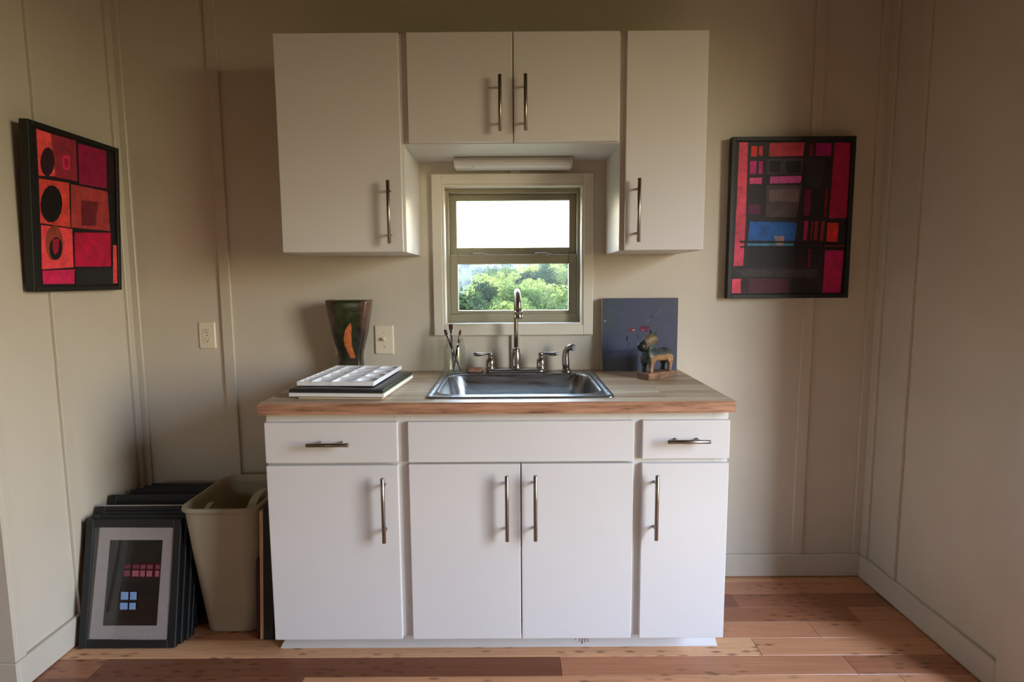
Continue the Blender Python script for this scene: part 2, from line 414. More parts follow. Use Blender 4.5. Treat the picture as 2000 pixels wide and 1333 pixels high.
d = front('drawer', .4187, X1, .7265, .8514, cab); pull(d, (.490, .792), (.623, .792), YD)
front('false_front', -.3273, .3921, .7195, .8514, cab)
d = front('door', X0, -.3610, .1178, .7105, cab); pull(d, (-.404, .468), (-.404, .681), YD)
d = front('door', -.3273, .0302, .1178, .7125, cab); pull(d, (-.013, .471), (-.013, .686), YD)
d = front('door', .0333, .3921, .1178, .7125, cab); pull(d, (.077, .472), (.077, .687), YD)
d = front('door', .4187, X1, .1178, .7115, cab); pull(d, (.460, .472), (.460, .685), YD)
bm = bmesh.new()                                      # plinth: upright board with a flared foot
prof = [(-.42, .0), (-.49, .0), (-.4895, .004), (-.470, .034), (-.470, .118), (-.42, .118)]
ra = [[(-.823 + (0.0 if z < .02 else .017), y_, z) for y_, z in prof], [(.727 - (0.0 if z < .02 else .017), y_, z) for y_, z in prof]]
vs = loft(bm, ra, False, True, True)
tk = obj('toe_kick', bm, CAB, cab)
RED = Mt('dried_paint', S(96, 28, 26), 0.5).m
bm = bmesh.new()
for a, b, c_, d_ in ((.243, .030, .238, .014), (.249, .030, .249, .010), (.252, .030, .246, .009), (.256, .030, .259, .012), (.262, .030, .270, .014), (.224, .022, .226, .019), (.224, .032, .222, .029), (.275, .033, .276, .029), (.311, .032, .310, .025)):
    f_ = lambda x, z: (x, -.470 - (.034 - z) * .65 - .0006, z)
    w_ = .0012
    vv = [bm.verts.new(f_(p, q)) for p, q in ((a - w_, b), (a + w_, b), (c_ + w_, d_), (c_ - w_, d_))]
    bm.faces.new(vv)
obj('paint_drip', bm, RED, tk, kind='stuff')

# ------------------------------------------------------------------ worktop with the sink cut-out
top = root('countertop', (-.043, -.32, .881), 'butcher-block wooden worktop with reddish front edge on the white base cabinet', 'countertop')
cx0, cx1, cy0, cy1, z0, z1 = -.7918, .7055, -.6409, -.001, .881, .9177
hx0, hx1, hy0, hy1 = -.262, .318, -.560, -.058
bm = bmesh.new()
def quad(bm, pts, mi=0):
    f = bm.faces.new([bm.verts.new(p) for p in pts]); f.material_index = mi; return f
b_ = .0025
for z in (z1, z0):
    o_ = [(cx0 + b_, cy0 + b_), (cx1 - b_, cy0 + b_), (cx1 - b_, cy1), (cx0 + b_, cy1)] if z == z1 else [(cx0, cy0), (cx1, cy0), (cx1, cy1), (cx0, cy1)]
    i_ = [(hx0, hy0), (hx1, hy0), (hx1, hy1), (hx0, hy1)]
    for k in range(4):
        quad(bm, [(*o_[k], z), (*o_[(k + 1) % 4], z), (*i_[(k + 1) % 4], z), (*i_[k], z)])
for k in range(4): quad(bm, [(*i_[k], z0), (*i_[(k + 1) % 4], z0), (*i_[(k + 1) % 4], z1), (*i_[k], z1)])
oo = [(cx0, cy0), (cx1, cy0), (cx1, cy1), (cx0, cy1)]; ot = [(cx0 + b_, cy0 + b_), (cx1 - b_, cy0 + b_), (cx1 - b_, cy1), (cx0 + b_, cy1)]
for k in range(4):
    quad(bm, [(*oo[k], z0), (*oo[(k + 1) % 4], z0), (*oo[(k + 1) % 4], z1 - b_), (*oo[k], z1 - b_)], 1)
    quad(bm, [(*oo[k], z1 - b_), (*oo[(k + 1) % 4], z1 - b_), (*ot[(k + 1) % 4], z1), (*ot[k], z1)], 1)
bmesh.ops.remove_doubles(bm, verts=bm.verts, dist=1e-5)
obj('worktop_slab', bm, [BUTCH, BUTCHE], top)

# ------------------------------------------------------------------ wall cabinets
UB, UD, UT = -.315, -.335, 2.1453
def wallcab(name, x0, x1, zb, label, flip, s0, s1):
    r_ = root(name, ((x0 + x1) / 2, -.16, zb), label, 'cabinet', 'white wall cabinets around the window')
    bm = bmesh.new()
    chbox(bm, (x0, UB + .018, zb), (x0 + .016, -.0015, UT)); chbox(bm, (x1 - .016, UB + .018, zb), (x1, -.0015, UT))
    chbox(bm, (x0 + .016, UB + .018, zb), (x1 - .016, -.0015, zb + .016)); chbox(bm, (x0 + .016, UB + .018, UT - .016), (x1 - .016, -.0015, UT)); chbox(bm, (x0 + .016, -.008, zb + .016), (x1 - .016, -.0015, UT - .016))
    obj('body', bm, CAB, r_)
    bm = bmesh.new(); ringbox(bm, x0, x1, zb, UT, s0, s1, .03, .04, UB, UB + .018, .0008); obj('face_frame', bm, CAB, r_)
    return r_
c1 = wallcab('wall_cabinet', -.809, -.3697, 1.3992, 'white single-door wall cabinet left of the window, handle at its lower right', 0, .03, .048)
d = front('door', -.809, -.3790, 1.4000, 2.1450, c1, UD, UB); pull(d, (-.4205, 1.427), (-.4205, 1.644), UD)
c3 = wallcab('wall_cabinet', .3975 - .006, .6901, 1.3992, 'white single-door wall cabinet right of the window, handle at its lower left', 0, .045, .03)
d = front('door', .4080, .6890, 1.4000, 2.1450, c3, UD, UB); pull(d, (.450, 1.427), (.450, 1.645), UD)
c2 = wallcab('wall_cabinet', -.3690, .3910, 1.7755, 'short white two-door wall cabinet above the window with paired centre handles', 0, .03, .03)
d = front('door', -.3514, .0137, 1.7785, 2.1450, c2, UD, UB); pull(d, (-.030, 1.806), (-.030, 1.992), UD)
d = front('door', .0167, .3833, 1.7785, 2.1450, c2, UD, UB); pull(d, (.0575, 1.807), (.0575, 1.993), UD)

# under-cabinet light
ul = root('under_cabinet_light', (.013, -.06, 1.7755), 'white tube light fixture under the short cabinet above the window', 'lamp')
bm = bmesh.new(); prof = [(-.020, 1.775), (-.098, 1.775), (-.104, 1.770), (-.104, 1.762), (-.020, 1.762)]
loft(bm, [[(x, a, b) for a, b in prof] for x in (-.217, .245)], False, True, True); obj('housing', bm, painted('fixture_grey', S(176, 172, 164), .35), ul)
bm = bmesh.new(); prof = [(-.022, 1.762), (-.102, 1.762), (-.106, 1.752), (-.100, 1.742), (-.085, 1.735), (-.035, 1.735), (-.022, 1.742)]
loft(bm, [[(x, a, b) for a, b in prof] for x in (-.209, .237)], False, True, True); obj('diffuser', bm, FIXT, ul)
for x in (-.217, .237):
    bm = bmesh.new(); chbox(bm, (x, -.105, 1.737), (x + .008, -.021, 1.763), .002); obj('end_cap', bm, FIXT, ul)
bm = bmesh.new(); tube(bm, [(-.140, -.095, 1.740), (-.140, -.095, 1.731)], .004, 10); obj('switch', bm, FIXT, ul)

# outlines of the painted patches, in metres on each picture's own plane
RIGHT_ART = [
 ([(0.919,1.838),(0.953,1.838),(0.955,1.535),(0.951,1.348),(0.912,1.348),(0.916,1.582)], (225,75,85)),
 ([(0.908,1.295),(0.944,1.296),(0.945,1.237),(0.909,1.237)], (240,80,90)),
 ([(0.967,1.823),(0.991,1.823),(0.991,1.783),(0.967,1.783)], (230,60,35)),
 ([(0.998,1.822),(1.013,1.823),(1.013,1.785),(0.998,1.788)], (220,60,40)),
 ([(0.965,1.765),(0.99,1.765),(0.989,1.715),(0.965,1.714)], (215,30,110)),
 ([(0.999,1.764),(1.015,1.764),(1.015,1.715),(0.999,1.715)], (190,30,110)),
 ([(0.965,1.699),(1.014,1.7),(1.014,1.675),(0.965,1.675)], (225,80,120)),
 ([(1.041,1.835),(1.179,1.836),(1.175,1.784),(1.038,1.782)], (200,65,65)),
 ([(1.032,1.773),(1.092,1.773),(1.094,1.714),(1.034,1.713)], (75,65,65)),
 ([(1.041,1.763),(1.05,1.766),(1.083,1.765),(1.088,1.758),(1.088,1.723),(1.079,1.717),(1.046,1.72),(1.04,1.729)], (14,12,12)),
 ([(1.095,1.774),(1.176,1.774),(1.176,1.712),(1.097,1.716)], (75,65,65)),
 ([(1.106,1.758),(1.116,1.764),(1.168,1.763),(1.167,1.716),(1.115,1.718),(1.106,1.729)], (14,12,12)),
 ([(1.047,1.703),(1.173,1.706),(1.171,1.678),(1.046,1.676)], (215,90,140)),
 ([(1.033,1.67),(1.178,1.669),(1.159,1.542),(1.035,1.543)], (80,72,58)),
 ([(1.046,1.653),(1.166,1.655),(1.162,1.605),(1.045,1.605)], (112,102,82)),
 ([(0.965,1.594),(1.013,1.594),(1.01,1.555),(0.964,1.555)], (95,20,65)),
 ([(0.972,1.527),(1.162,1.521),(1.157,1.448),(0.966,1.449)], (20,110,165)),
 ([(0.963,1.439),(1.155,1.437),(1.152,1.428),(0.964,1.429)], (70,150,165)),
 ([(1.073,1.468),(1.114,1.468),(1.111,1.432),(1.098,1.428),(1.08,1.432)], (165,160,130)),
 ([(0.975,1.418),(1.153,1.419),(1.15,1.344),(0.978,1.345)], (20,18,20)),
 ([(0.912,1.336),(1.254,1.334),(1.256,1.297),(0.956,1.306)], (60,58,48)),
 ([(0.975,1.296),(1.141,1.295),(1.141,1.236),(0.974,1.237)], (85,35,45)),
 ([(1.197,1.827),(1.215,1.827),(1.215,1.78),(1.198,1.781)], (110,25,35)),
 ([(1.224,1.833),(1.286,1.831),(1.286,1.781),(1.224,1.783)], (160,15,85)),
 ([(1.298,1.835),(1.365,1.832),(1.362,1.538),(1.29,1.537)], (165,15,55)),
 ([(1.187,1.778),(1.268,1.777),(1.25,1.657),(1.187,1.666)], (42,46,44)),
 ([(1.187,1.653),(1.214,1.654),(1.212,1.548),(1.189,1.548)], (120,25,55)),
 ([(1.271,1.657),(1.281,1.657),(1.277,1.544),(1.268,1.544)], (120,20,35)),
 ([(1.19,1.527),(1.208,1.527),(1.205,1.449),(1.191,1.449)], (160,30,80)),
 ([(1.221,1.527),(1.228,1.527),(1.224,1.449),(1.218,1.449)], (135,35,45)),
 ([(1.234,1.527),(1.248,1.527),(1.246,1.449),(1.232,1.449)], (135,35,45)),
 ([(1.26,1.527),(1.275,1.526),(1.27,1.446),(1.258,1.446)], (135,35,45)),
 ([(1.285,1.519),(1.33,1.518),(1.329,1.442),(1.285,1.444)], (220,50,35)),
 ([(1.281,1.409),(1.357,1.407),(1.352,1.236),(1.279,1.236)], (180,10,75)),
 ([(1.277,1.431),(1.359,1.429),(1.358,1.423),(1.277,1.423)], (120,30,35)),
 ([(1.214,1.419),(1.222,1.419),(1.223,1.34),(1.212,1.34)], (120,25,40)),
 ([(1.165,1.413),(1.202,1.413),(1.199,1.346),(1.168,1.347)], (45,28,35)),
 ([(0.934,1.45),(1.164,1.446),(1.359,1.435),(1.359,1.43),(1.164,1.439),(0.934,1.441)], (8,7,8)),
 ([(0.934,1.428),(1.165,1.422),(1.36,1.417),(1.36,1.412),(1.165,1.417),(0.935,1.422)], (8,7,8)),
]
LEFT_ART = [
 ([(-0.479,1.794),(-0.421,1.793),(-0.412,1.657),(-0.482,1.647)], (235,85,65)),
 ([(-0.421,1.793),(-0.309,1.796),(-0.313,1.657),(-0.412,1.654)], (150,45,50)),
 ([(-0.377,1.734),(-0.339,1.739),(-0.345,1.686),(-0.375,1.686)], (215,50,80)),
 ([(-0.367,1.724),(-0.35,1.726),(-0.354,1.696),(-0.369,1.696)], (170,20,50)),
 ([(-0.412,1.704),(-0.417,1.683),(-0.428,1.664),(-0.441,1.653),(-0.454,1.651),(-0.465,1.658),(-0.471,1.673),(-0.472,1.693),(-0.466,1.713),(-0.456,1.732),(-0.444,1.743),(-0.43,1.746),(-0.419,1.74),(-0.413,1.725)], (45,20,25)),
 ([(-0.3,1.789),(-0.158,1.793),(-0.165,1.654),(-0.306,1.649)], (150,15,55)),
 ([(-0.15,1.781),(-0.108,1.786),(-0.113,1.657),(-0.156,1.652)], (40,15,25)),
 ([(-0.483,1.638),(-0.354,1.645),(-0.36,1.492),(-0.49,1.495)], (215,75,50)),
 ([(-0.39,1.569),(-0.398,1.54),(-0.414,1.517),(-0.435,1.503),(-0.456,1.501),(-0.472,1.511),(-0.483,1.531),(-0.484,1.557),(-0.476,1.584),(-0.461,1.607),(-0.442,1.622),(-0.421,1.625),(-0.403,1.616),(-0.392,1.596)], (8,6,8)),
 ([(-0.346,1.642),(-0.163,1.643),(-0.16,1.496),(-0.356,1.493)], (175,65,50)),
 ([(-0.301,1.593),(-0.216,1.598),(-0.239,1.509),(-0.307,1.503)], (110,30,35)),
 ([(-0.488,1.489),(-0.353,1.488),(-0.358,1.354),(-0.497,1.344)], (245,80,70)),
 ([(-0.4,1.437),(-0.407,1.41),(-0.42,1.389),(-0.437,1.377),(-0.454,1.376),(-0.467,1.387),(-0.475,1.407),(-0.476,1.432),(-0.469,1.458),(-0.457,1.479),(-0.44,1.492),(-0.424,1.494),(-0.41,1.483),(-0.401,1.463)], (150,70,40)),
 ([(-0.403,1.417),(-0.408,1.4),(-0.417,1.386),(-0.43,1.378),(-0.443,1.377),(-0.454,1.384),(-0.46,1.397),(-0.461,1.414),(-0.456,1.431),(-0.447,1.444),(-0.434,1.453),(-0.421,1.454),(-0.41,1.447),(-0.404,1.434)], (25,10,10)),
 ([(-0.443,1.446),(-0.414,1.449),(-0.422,1.407),(-0.438,1.395),(-0.446,1.412)], (170,20,50)),
 ([(-0.344,1.476),(-0.159,1.49),(-0.166,1.361),(-0.352,1.356)], (195,10,55)),
 ([(-0.496,1.34),(-0.353,1.347),(-0.359,1.296),(-0.497,1.296)], (210,30,75)),
 ([(-0.349,1.348),(-0.158,1.355),(-0.16,1.296),(-0.353,1.296)], (28,35,30)),
 ([(-0.149,1.443),(-0.121,1.445),(-0.13,1.296),(-0.16,1.296)], (240,90,70)),
]
PRINT_ART = [
 ([(-1.4968,0.4088),(-1.2218,0.4065),(-1.2313,0.0248),(-1.5094,0.0301)], (200,190,185)),
 ([(-1.455,0.3655),(-1.2649,0.3645),(-1.2702,0.0738),(-1.4627,0.0748)], (16,16,18)),
 ([(-1.455,0.3655),(-1.3677,0.365),(-1.4052,0.0745),(-1.4627,0.0748)], (42,42,40)),
 ([(-1.3714,0.2855),(-1.2674,0.287),(-1.2675,0.2363),(-1.3747,0.2348)], (80,5,15)),
 ([(-1.397,0.2815),(-1.3755,0.2814),(-1.3755,0.2672),(-1.397,0.2673)], (120,55,65)),
 ([(-1.3974,0.2613),(-1.3759,0.2611),(-1.376,0.2409),(-1.3975,0.241)], (150,80,92)),
 ([(-1.3669,0.2814),(-1.3432,0.2813),(-1.3432,0.2671),(-1.3669,0.2672)], (120,55,65)),
 ([(-1.3674,0.2611),(-1.3437,0.261),(-1.3438,0.2407),(-1.3674,0.2408)], (150,80,92)),
 ([(-1.3376,0.2812),(-1.3204,0.2811),(-1.3204,0.2669),(-1.3376,0.267)], (120,55,65)),
 ([(-1.3381,0.2609),(-1.3209,0.2609),(-1.321,0.2406),(-1.3382,0.2407)], (150,80,92)),
 ([(-1.3144,0.2811),(-1.2937,0.281),(-1.2938,0.2668),(-1.3144,0.2669)], (120,55,65)),
 ([(-1.3149,0.2608),(-1.2943,0.2607),(-1.2944,0.2405),(-1.315,0.2406)], (150,80,92)),
 ([(-1.283,0.2809),(-1.2679,0.2809),(-1.268,0.2667),(-1.283,0.2667)], (120,55,65)),
 ([(-1.2835,0.2607),(-1.2685,0.2606),(-1.2686,0.2403),(-1.2837,0.2404)], (150,80,92)),
 ([(-1.4019,0.1894),(-1.3749,0.1892),(-1.3746,0.1631),(-1.4015,0.1632)], (125,155,195)),
 ([(-1.3685,0.1892),(-1.3449,0.1891),(-1.3446,0.1629),(-1.3681,0.163)], (125,155,195)),
 ([(-1.4022,0.1532),(-1.3748,0.153),(-1.3746,0.1302),(-1.402,0.1303)], (125,155,195)),
 ([(-1.3688,0.153),(-1.3453,0.1529),(-1.3452,0.1301),(-1.3687,0.1302)], (125,155,195)),
]
FACE_ART = [
 ([(0.383,1.004),(0.528,1.011),(0.524,0.959),(0.384,0.943)], (52,58,76)),
 ([(0.382,0.969),(0.524,0.985),(0.525,0.918),(0.383,0.919)], (40,44,52)),
 ([(0.384,1.217),(0.461,1.217),(0.428,1.089),(0.386,1.055)], (60,72,84)),
 ([(0.513,1.089),(0.512,1.085),(0.508,1.083),(0.502,1.081),(0.495,1.081),(0.489,1.083),(0.485,1.086),(0.484,1.089),(0.485,1.092),(0.489,1.095),(0.495,1.096),(0.502,1.096),(0.508,1.095),(0.512,1.092)], (110,30,60)),
 ([(0.511,1.089),(0.51,1.088),(0.509,1.087),(0.507,1.086),(0.505,1.086),(0.503,1.087),(0.501,1.088),(0.501,1.089),(0.501,1.09),(0.503,1.091),(0.505,1.091),(0.507,1.091),(0.509,1.091),(0.51,1.09)], (215,175,150)),
 ([(0.569,1.093),(0.567,1.088),(0.561,1.083),(0.553,1.081),(0.544,1.081),(0.536,1.084),(0.53,1.088),(0.528,1.094),(0.53,1.099),(0.535,1.104),(0.544,1.106),(0.553,1.106),(0.561,1.104),(0.567,1.099)], (105,15,60)),
 ([(0.573,1.1),(0.571,1.098),(0.565,1.096),(0.556,1.095),(0.547,1.095),(0.538,1.097),(0.532,1.098),(0.53,1.101),(0.532,1.103),(0.538,1.105),(0.547,1.105),(0.556,1.105),(0.565,1.104),(0.571,1.103)], (80,15,50)),
 ([(0.547,1.088),(0.547,1.087),(0.546,1.086),(0.545,1.086),(0.544,1.086),(0.542,1.086),(0.542,1.087),(0.541,1.089),(0.541,1.09),(0.542,1.091),(0.543,1.091),(0.545,1.091),(0.546,1.09),(0.547,1.09)], (200,110,150)),
 ([(0.483,1.055),(0.483,1.048),(0.482,1.043),(0.481,1.04),(0.479,1.04),(0.478,1.043),(0.477,1.048),(0.476,1.055),(0.477,1.061),(0.478,1.066),(0.479,1.069),(0.48,1.069),(0.482,1.066),(0.483,1.061)], (18,18,36)),
 ([(0.491,1.031),(0.491,1.029),(0.49,1.027),(0.489,1.027),(0.487,1.027),(0.486,1.028),(0.485,1.029),(0.484,1.031),(0.485,1.033),(0.486,1.034),(0.487,1.035),(0.489,1.035),(0.49,1.034),(0.491,1.033)], (18,18,36)),
 ([(0.584,1.145),(0.584,1.143),(0.583,1.141),(0.581,1.141),(0.579,1.141),(0.577,1.141),(0.576,1.143),(0.576,1.145),(0.576,1.147),(0.577,1.148),(0.579,1.149),(0.581,1.149),(0.582,1.148),(0.584,1.146)], (20,22,40)),
 ([(0.595,1.169),(0.594,1.168),(0.594,1.168),(0.592,1.167),(0.591,1.167),(0.59,1.168),(0.589,1.168),(0.589,1.169),(0.589,1.17),(0.59,1.171),(0.591,1.171),(0.592,1.171),(0.593,1.171),(0.594,1.17)], (30,32,50)),
 ([(0.496,1.132),(0.495,1.131),(0.494,1.13),(0.492,1.13),(0.491,1.13),(0.489,1.13),(0.488,1.131),(0.487,1.132),(0.488,1.133),(0.489,1.133),(0.491,1.134),(0.492,1.134),(0.494,1.133),(0.495,1.133)], (45,48,66)),
 ([(0.521,1.076),(0.526,1.076),(0.528,1.054),(0.523,1.054)], (52,50,80)),
 ([(0.566,1.129),(0.566,1.127),(0.566,1.125),(0.565,1.124),(0.563,1.124),(0.562,1.125),(0.562,1.127),(0.561,1.129),(0.562,1.131),(0.562,1.133),(0.563,1.134),(0.564,1.134),(0.565,1.133),(0.566,1.131)], (110,115,130)),
 ([(0.412,1.165),(0.412,1.164),(0.412,1.164),(0.411,1.163),(0.41,1.163),(0.409,1.164),(0.408,1.164),(0.408,1.165),(0.408,1.166),(0.409,1.166),(0.41,1.167),(0.411,1.167),(0.412,1.166),(0.412,1.166)], (120,125,130)),
 ([(0.457,1.154),(0.457,1.153),(0.457,1.151),(0.456,1.151),(0.455,1.151),(0.454,1.151),(0.454,1.153),(0.454,1.154),(0.454,1.155),(0.454,1.157),(0.455,1.157),(0.456,1.157),(0.456,1.157),(0.457,1.155)], (105,110,120)),
 ([(0.593,1.146),(0.614,1.171),(0.618,1.182),(0.62,1.18),(0.616,1.167),(0.597,1.145)], (88,92,112)),
 ([(0.391,1.127),(0.39,1.125),(0.389,1.123),(0.388,1.122),(0.386,1.122),(0.385,1.123),(0.384,1.125),(0.384,1.127),(0.384,1.129),(0.385,1.131),(0.386,1.132),(0.388,1.132),(0.389,1.131),(0.39,1.129)], (110,170,165)),
]

# ------------------------------------------------------------------ sink
sk = root('sink', (.030, -.31, .918), 'stainless steel drop-in sink with one rounded basin set in the wooden worktop', 'sink')
SZ = .9185
bm = bmesh.new()
O = (.0305, -.3085); I_ = (.030, -.330)
def rr(c, hx, hy, r, z): return [(x, y, z) for x, y in rrect(c[0], c[1], hx, hy, r, 8)]
rings = [rr(O, .3075, .2755, .022, SZ), rr(O, .3068, .2748, .022, SZ + .004), rr(O, .304, .272, .020, SZ + .0055), rr(O, .295, .263, .018, SZ + .0055), rr(O, .290, .258, .017, SZ + .0022),
         rr(I_, .284, .219, .078, SZ + .0020), rr(I_, .280, .215, .075, SZ + .0050), rr(I_, .276, .211, .072, SZ + .0045), rr(I_, .272, .207, .07, SZ - .004),
         rr(I_, .262, .197, .07, .86), rr(I_, .255, .190, .075, .79), rr(I_, .245, .180, .08, .765), rr(I_, .222, .158, .08, .752), rr(I_, .10, .07, .06, .748), rr(I_, .043, .043, .0425, .745)]
loft(bm, rings, True, False, True); obj('basin', bm, STEEL, sk)
bm = bmesh.new(); lathe(bm, [(0, .7475), (.02, .7475), (.030, .749), (.041, .7485), (.042, .746)], (.030, -.330, 0), 28); obj('drain', bm, METAL, sk)

# ------------------------------------------------------------------ faucet
fc = root('faucet', (.021, -.085, SZ + .0055), 'brushed nickel gooseneck faucet with two lever handles behind the sink basin', 'faucet')
DZ = SZ + .0024
bm = bmesh.new(); loft(bm, [rr((.020, -.082), .122, .028, .0275, DZ), rr((.020, -.082), .121, .027, .0265, DZ + .013), rr((.020, -.082), .114, .021, .0205, DZ + .018)], True, True, True); obj('deck_plate', bm, METAL, fc)
PZ = DZ + .0175
bm = bmesh.new(); lathe(bm, [(0, PZ), (.0205, PZ), (.0212, PZ + .005), (.0178, PZ + .010), (.0172, PZ + .014), (.0192, PZ + .028), (.0196, PZ + .045), (.0180, PZ + .062), (.0150, PZ + .070), (.0160, PZ + .074), (.0158, PZ + .079), (.0105, PZ + .084), (.0086, PZ + .086), (0, PZ + .086)], (.0215, -.085, 0), 28); obj('body', bm, METAL, fc)
pts = [(.0215, -.085, PZ + .07), (.0215, -.085, 1.10), (.0215, -.085, 1.193)]; rad = [.0086, .0086, .0088]
for k in range(1, 13):
    a = PI * k / 12; pts.append((.0215 + .010 * k / 12, -.085 - .058 * (1 - math.cos(a)), 1.193 + .060 * math.sin(a))); rad.append(.0088 + .0030 * k / 12)
pts.append((.0315, -.201, 1.176)); rad.append(.0124)
bm = bmesh.new(); tube(bm, pts, rad, 18); sp = obj('spout', bm, METAL, fc)
bm = bmesh.new(); lathe(bm, [(0, 1.179), (.0135, 1.179), (.0148, 1.176), (.0148, 1.173), (.0132, 1.171), (.0132, 1.160), (.0150, 1.157), (.0150, 1.153), (.0128, 1.150), (.009, 1.150), (0, 1.152)], (.0315, -.201, 0), 24); obj('aerator', bm, METAL, sp)
for xc, s in ((-.083, -1), (.1225, 1)):
    bm = bmesh.new(); lathe(bm, [(0, PZ - .003), (.0195, PZ - .003), (.0200, PZ + .002), (.0170, PZ + .006), (.0165, PZ + .010), (.0180, PZ + .022), (.0168, PZ + .034), (.0120, PZ + .041), (.0085, PZ + .046), (.0080, PZ + .050), (.0110, PZ + .056), (.0115, PZ + .062), (.0085, PZ + .067), (0, PZ + .069)], (xc, -.085, 0), 24)
    hb = obj('handle_base', bm, METAL, fc)
    bm = bmesh.new(); tube(bm, [(xc - s * .004, -.085, PZ + .056), (xc + s * .010, -.087, PZ + .062), (xc + s * .024, -.092, PZ + .062), (xc + s * .042, -.097, PZ + .060), (xc + s * .058, -.101, PZ + .061), (xc + s * .066, -.103, PZ + .063), (xc + s * .0675, -.1033, PZ + .063)], [.0075, .0055, .0052, .0078, .0085, .0055, .001], 14)
    obj('lever', bm, METAL, hb)
sy = root('sink_sprayer', (.226, -.078, DZ), 'brushed nickel side sprayer at the right rear corner of the sink', 'sprayer')
bm = bmesh.new(); lathe(bm, [(0, DZ), (.0225, DZ), (.0225, DZ + .003), (.0175, DZ + .009), (.0165, DZ + .014), (0, DZ + .014)], (.226, -.078, 0), 24); obj('escutcheon', bm, METAL, sy)
bm = bmesh.new(); tube(bm, [(.226, -.078, DZ + .010), (.224, -.078, .955), (.223, -.078, .985), (.224, -.080, 1.005), (.231, -.085, 1.020), (.243, -.094, 1.026), (.252, -.104, 1.024)], [.0135, .0150, .0140, .0125, .0128, .0135, .0135], 18)
sh = obj('spray_head', bm, METAL, sy)
bm = bmesh.new(); tube(bm, [(.2521, -.1041, 1.024), (.2545, -.107, 1.0235)], [.0105, .0100], 18); obj('nozzle', bm, painted('grey_rubber', S(130, 130, 132), .5), sh)

# ------------------------------------------------------------------ jar with brushes, sponge
JX, JY = -.229, -.088
jr = root('glass_jar', (JX, JY, DZ), 'empty clear glass jar holding three paintbrushes at the left rear of the sink', 'jar')
bm = bmesh.new()
lathe(bm, [(0, DZ + .0005), (.040, DZ + .0005), (.0440, DZ + .004), (.0445, .94), (.0445, 1.025), (.0420, 1.036), (.0385, 1.041), (.0385, 1.046), (.0398, 1.047), (.0398, 1.050), (.0385, 1.051), (.0385, 1.060), (.0375, 1.062), (.0355, 1.061), (.0355, 1.042), (.0395, 1.034), (.0422, 1.024), (.0422, .935), (.040, DZ + .008), (0, DZ + .006)], (JX, JY, 0), 40)
obj('jar_body', bm, JARG, jr)
BR = [('flat', (-.267, -.080, 1.098), (-.2020, -.105, .929), 'thin paintbrush in the jar leaning left with reddish bristles', .006),
      ('flat', (-.242, -.088, 1.121), (-.2300, -.112, .929), 'widest and tallest paintbrush in the jar with flat dark bristles', .0085),
      ('round', (-.203, -.082, 1.099), (-.2350, -.072, .929), 'narrow paintbrush in the jar leaning right with pointed bristles', .0045)]
BRH = Mt('brush_handle', S(24, 20, 20), 0.25).m; BRS = Mt('bristle', S(72, 34, 30), 0.8).m
for kind, tip, bot, lab, hw in BR:
    tip, bot = Vector(tip), Vector(bot); d = (tip - bot).normalized(); L_ = (tip - bot).length
    b = root('paintbrush', tuple(bot), lab, 'paintbrush', 'paintbrushes in the jar')
    sx = d.cross(Vector((0, 1, 0))).normalized()
    bm = bmesh.new(); tube(bm, [bot, bot + d * .03, bot + d * (L_ * .45), bot + d * (L_ - .062), bot + d * (L_ - .055)], [.0014, .0022, .0042, .0040, .0034], 10); obj('brush_handle', bm, BRH, b)
    fl = .45 if kind == 'flat' else 1.0
    def flatloft(name, secs, mat):
        bm = bmesh.new(); y2 = d.cross(sx).normalized(); rings = []
        for s_, a_, c_ in secs:
            p = bot + d * s_; rings.append([tuple(p + sx * a_ * math.cos(2 * PI * k / 12) + y2 * c_ * math.sin(2 * PI * k / 12)) for k in range(12)])
        loft(bm, rings, True, True, True); return obj(name, bm, mat, b)
    flatloft('ferrule', [(L_ - .058, .0040, .0040), (L_ - .040, .0045, .0040), (L_ - .022, hw * .85, .0032)], METAL)
    flatloft('bristles', [(L_ - .0225, hw * .82, .0030), (L_ - .010, hw, .0032), (L_ - (.001 if kind == 'flat' else .004), hw * (.95 if kind == 'flat' else .6), .0018), (L_, hw * (.9 if kind == 'flat' else .1), .0006)], BRS)
SPM = Mt('rusty_sponge', S(150, 98, 72), 0.95); v_ = SPM.coord(); f_ = SPM.noise(v_, 260, 4, .7); SPM.color(SPM.ramp(f_, [(.35, S(92, 52, 36)), (.65, S(186, 134, 104))])); SPM.bump(f_, .9, .003)
sg = root('sponge', (-.146, -.088, DZ), 'small rust-brown scouring sponge in a black dish beside the jar', 'sponge')
bm = bmesh.new(); loft(bm, [rr((-.146, -.088), .031, .024, .010, DZ), rr((-.146, -.088), .033, .026, .011, DZ + .006), rr((-.146, -.088), .030, .023, .010, DZ + .006), rr((-.146, -.088), .029, .022, .010, DZ + .002)], False, True, True); obj('soap_dish', bm, BLACKM, sg)
bm = bmesh.new(); loft(bm, [rr((-.147, -.088), .0285, .0215, .008, DZ + .003), rr((-.147, -.088), .0295, .0225, .009, DZ + .010), rr((-.146, -.088), .0285, .0215, .009, DZ + .019), rr((-.146, -.088), .025, .018, .009, DZ + .021)], True, True, True); obj('scouring_pad', bm, SPM.m, sg)

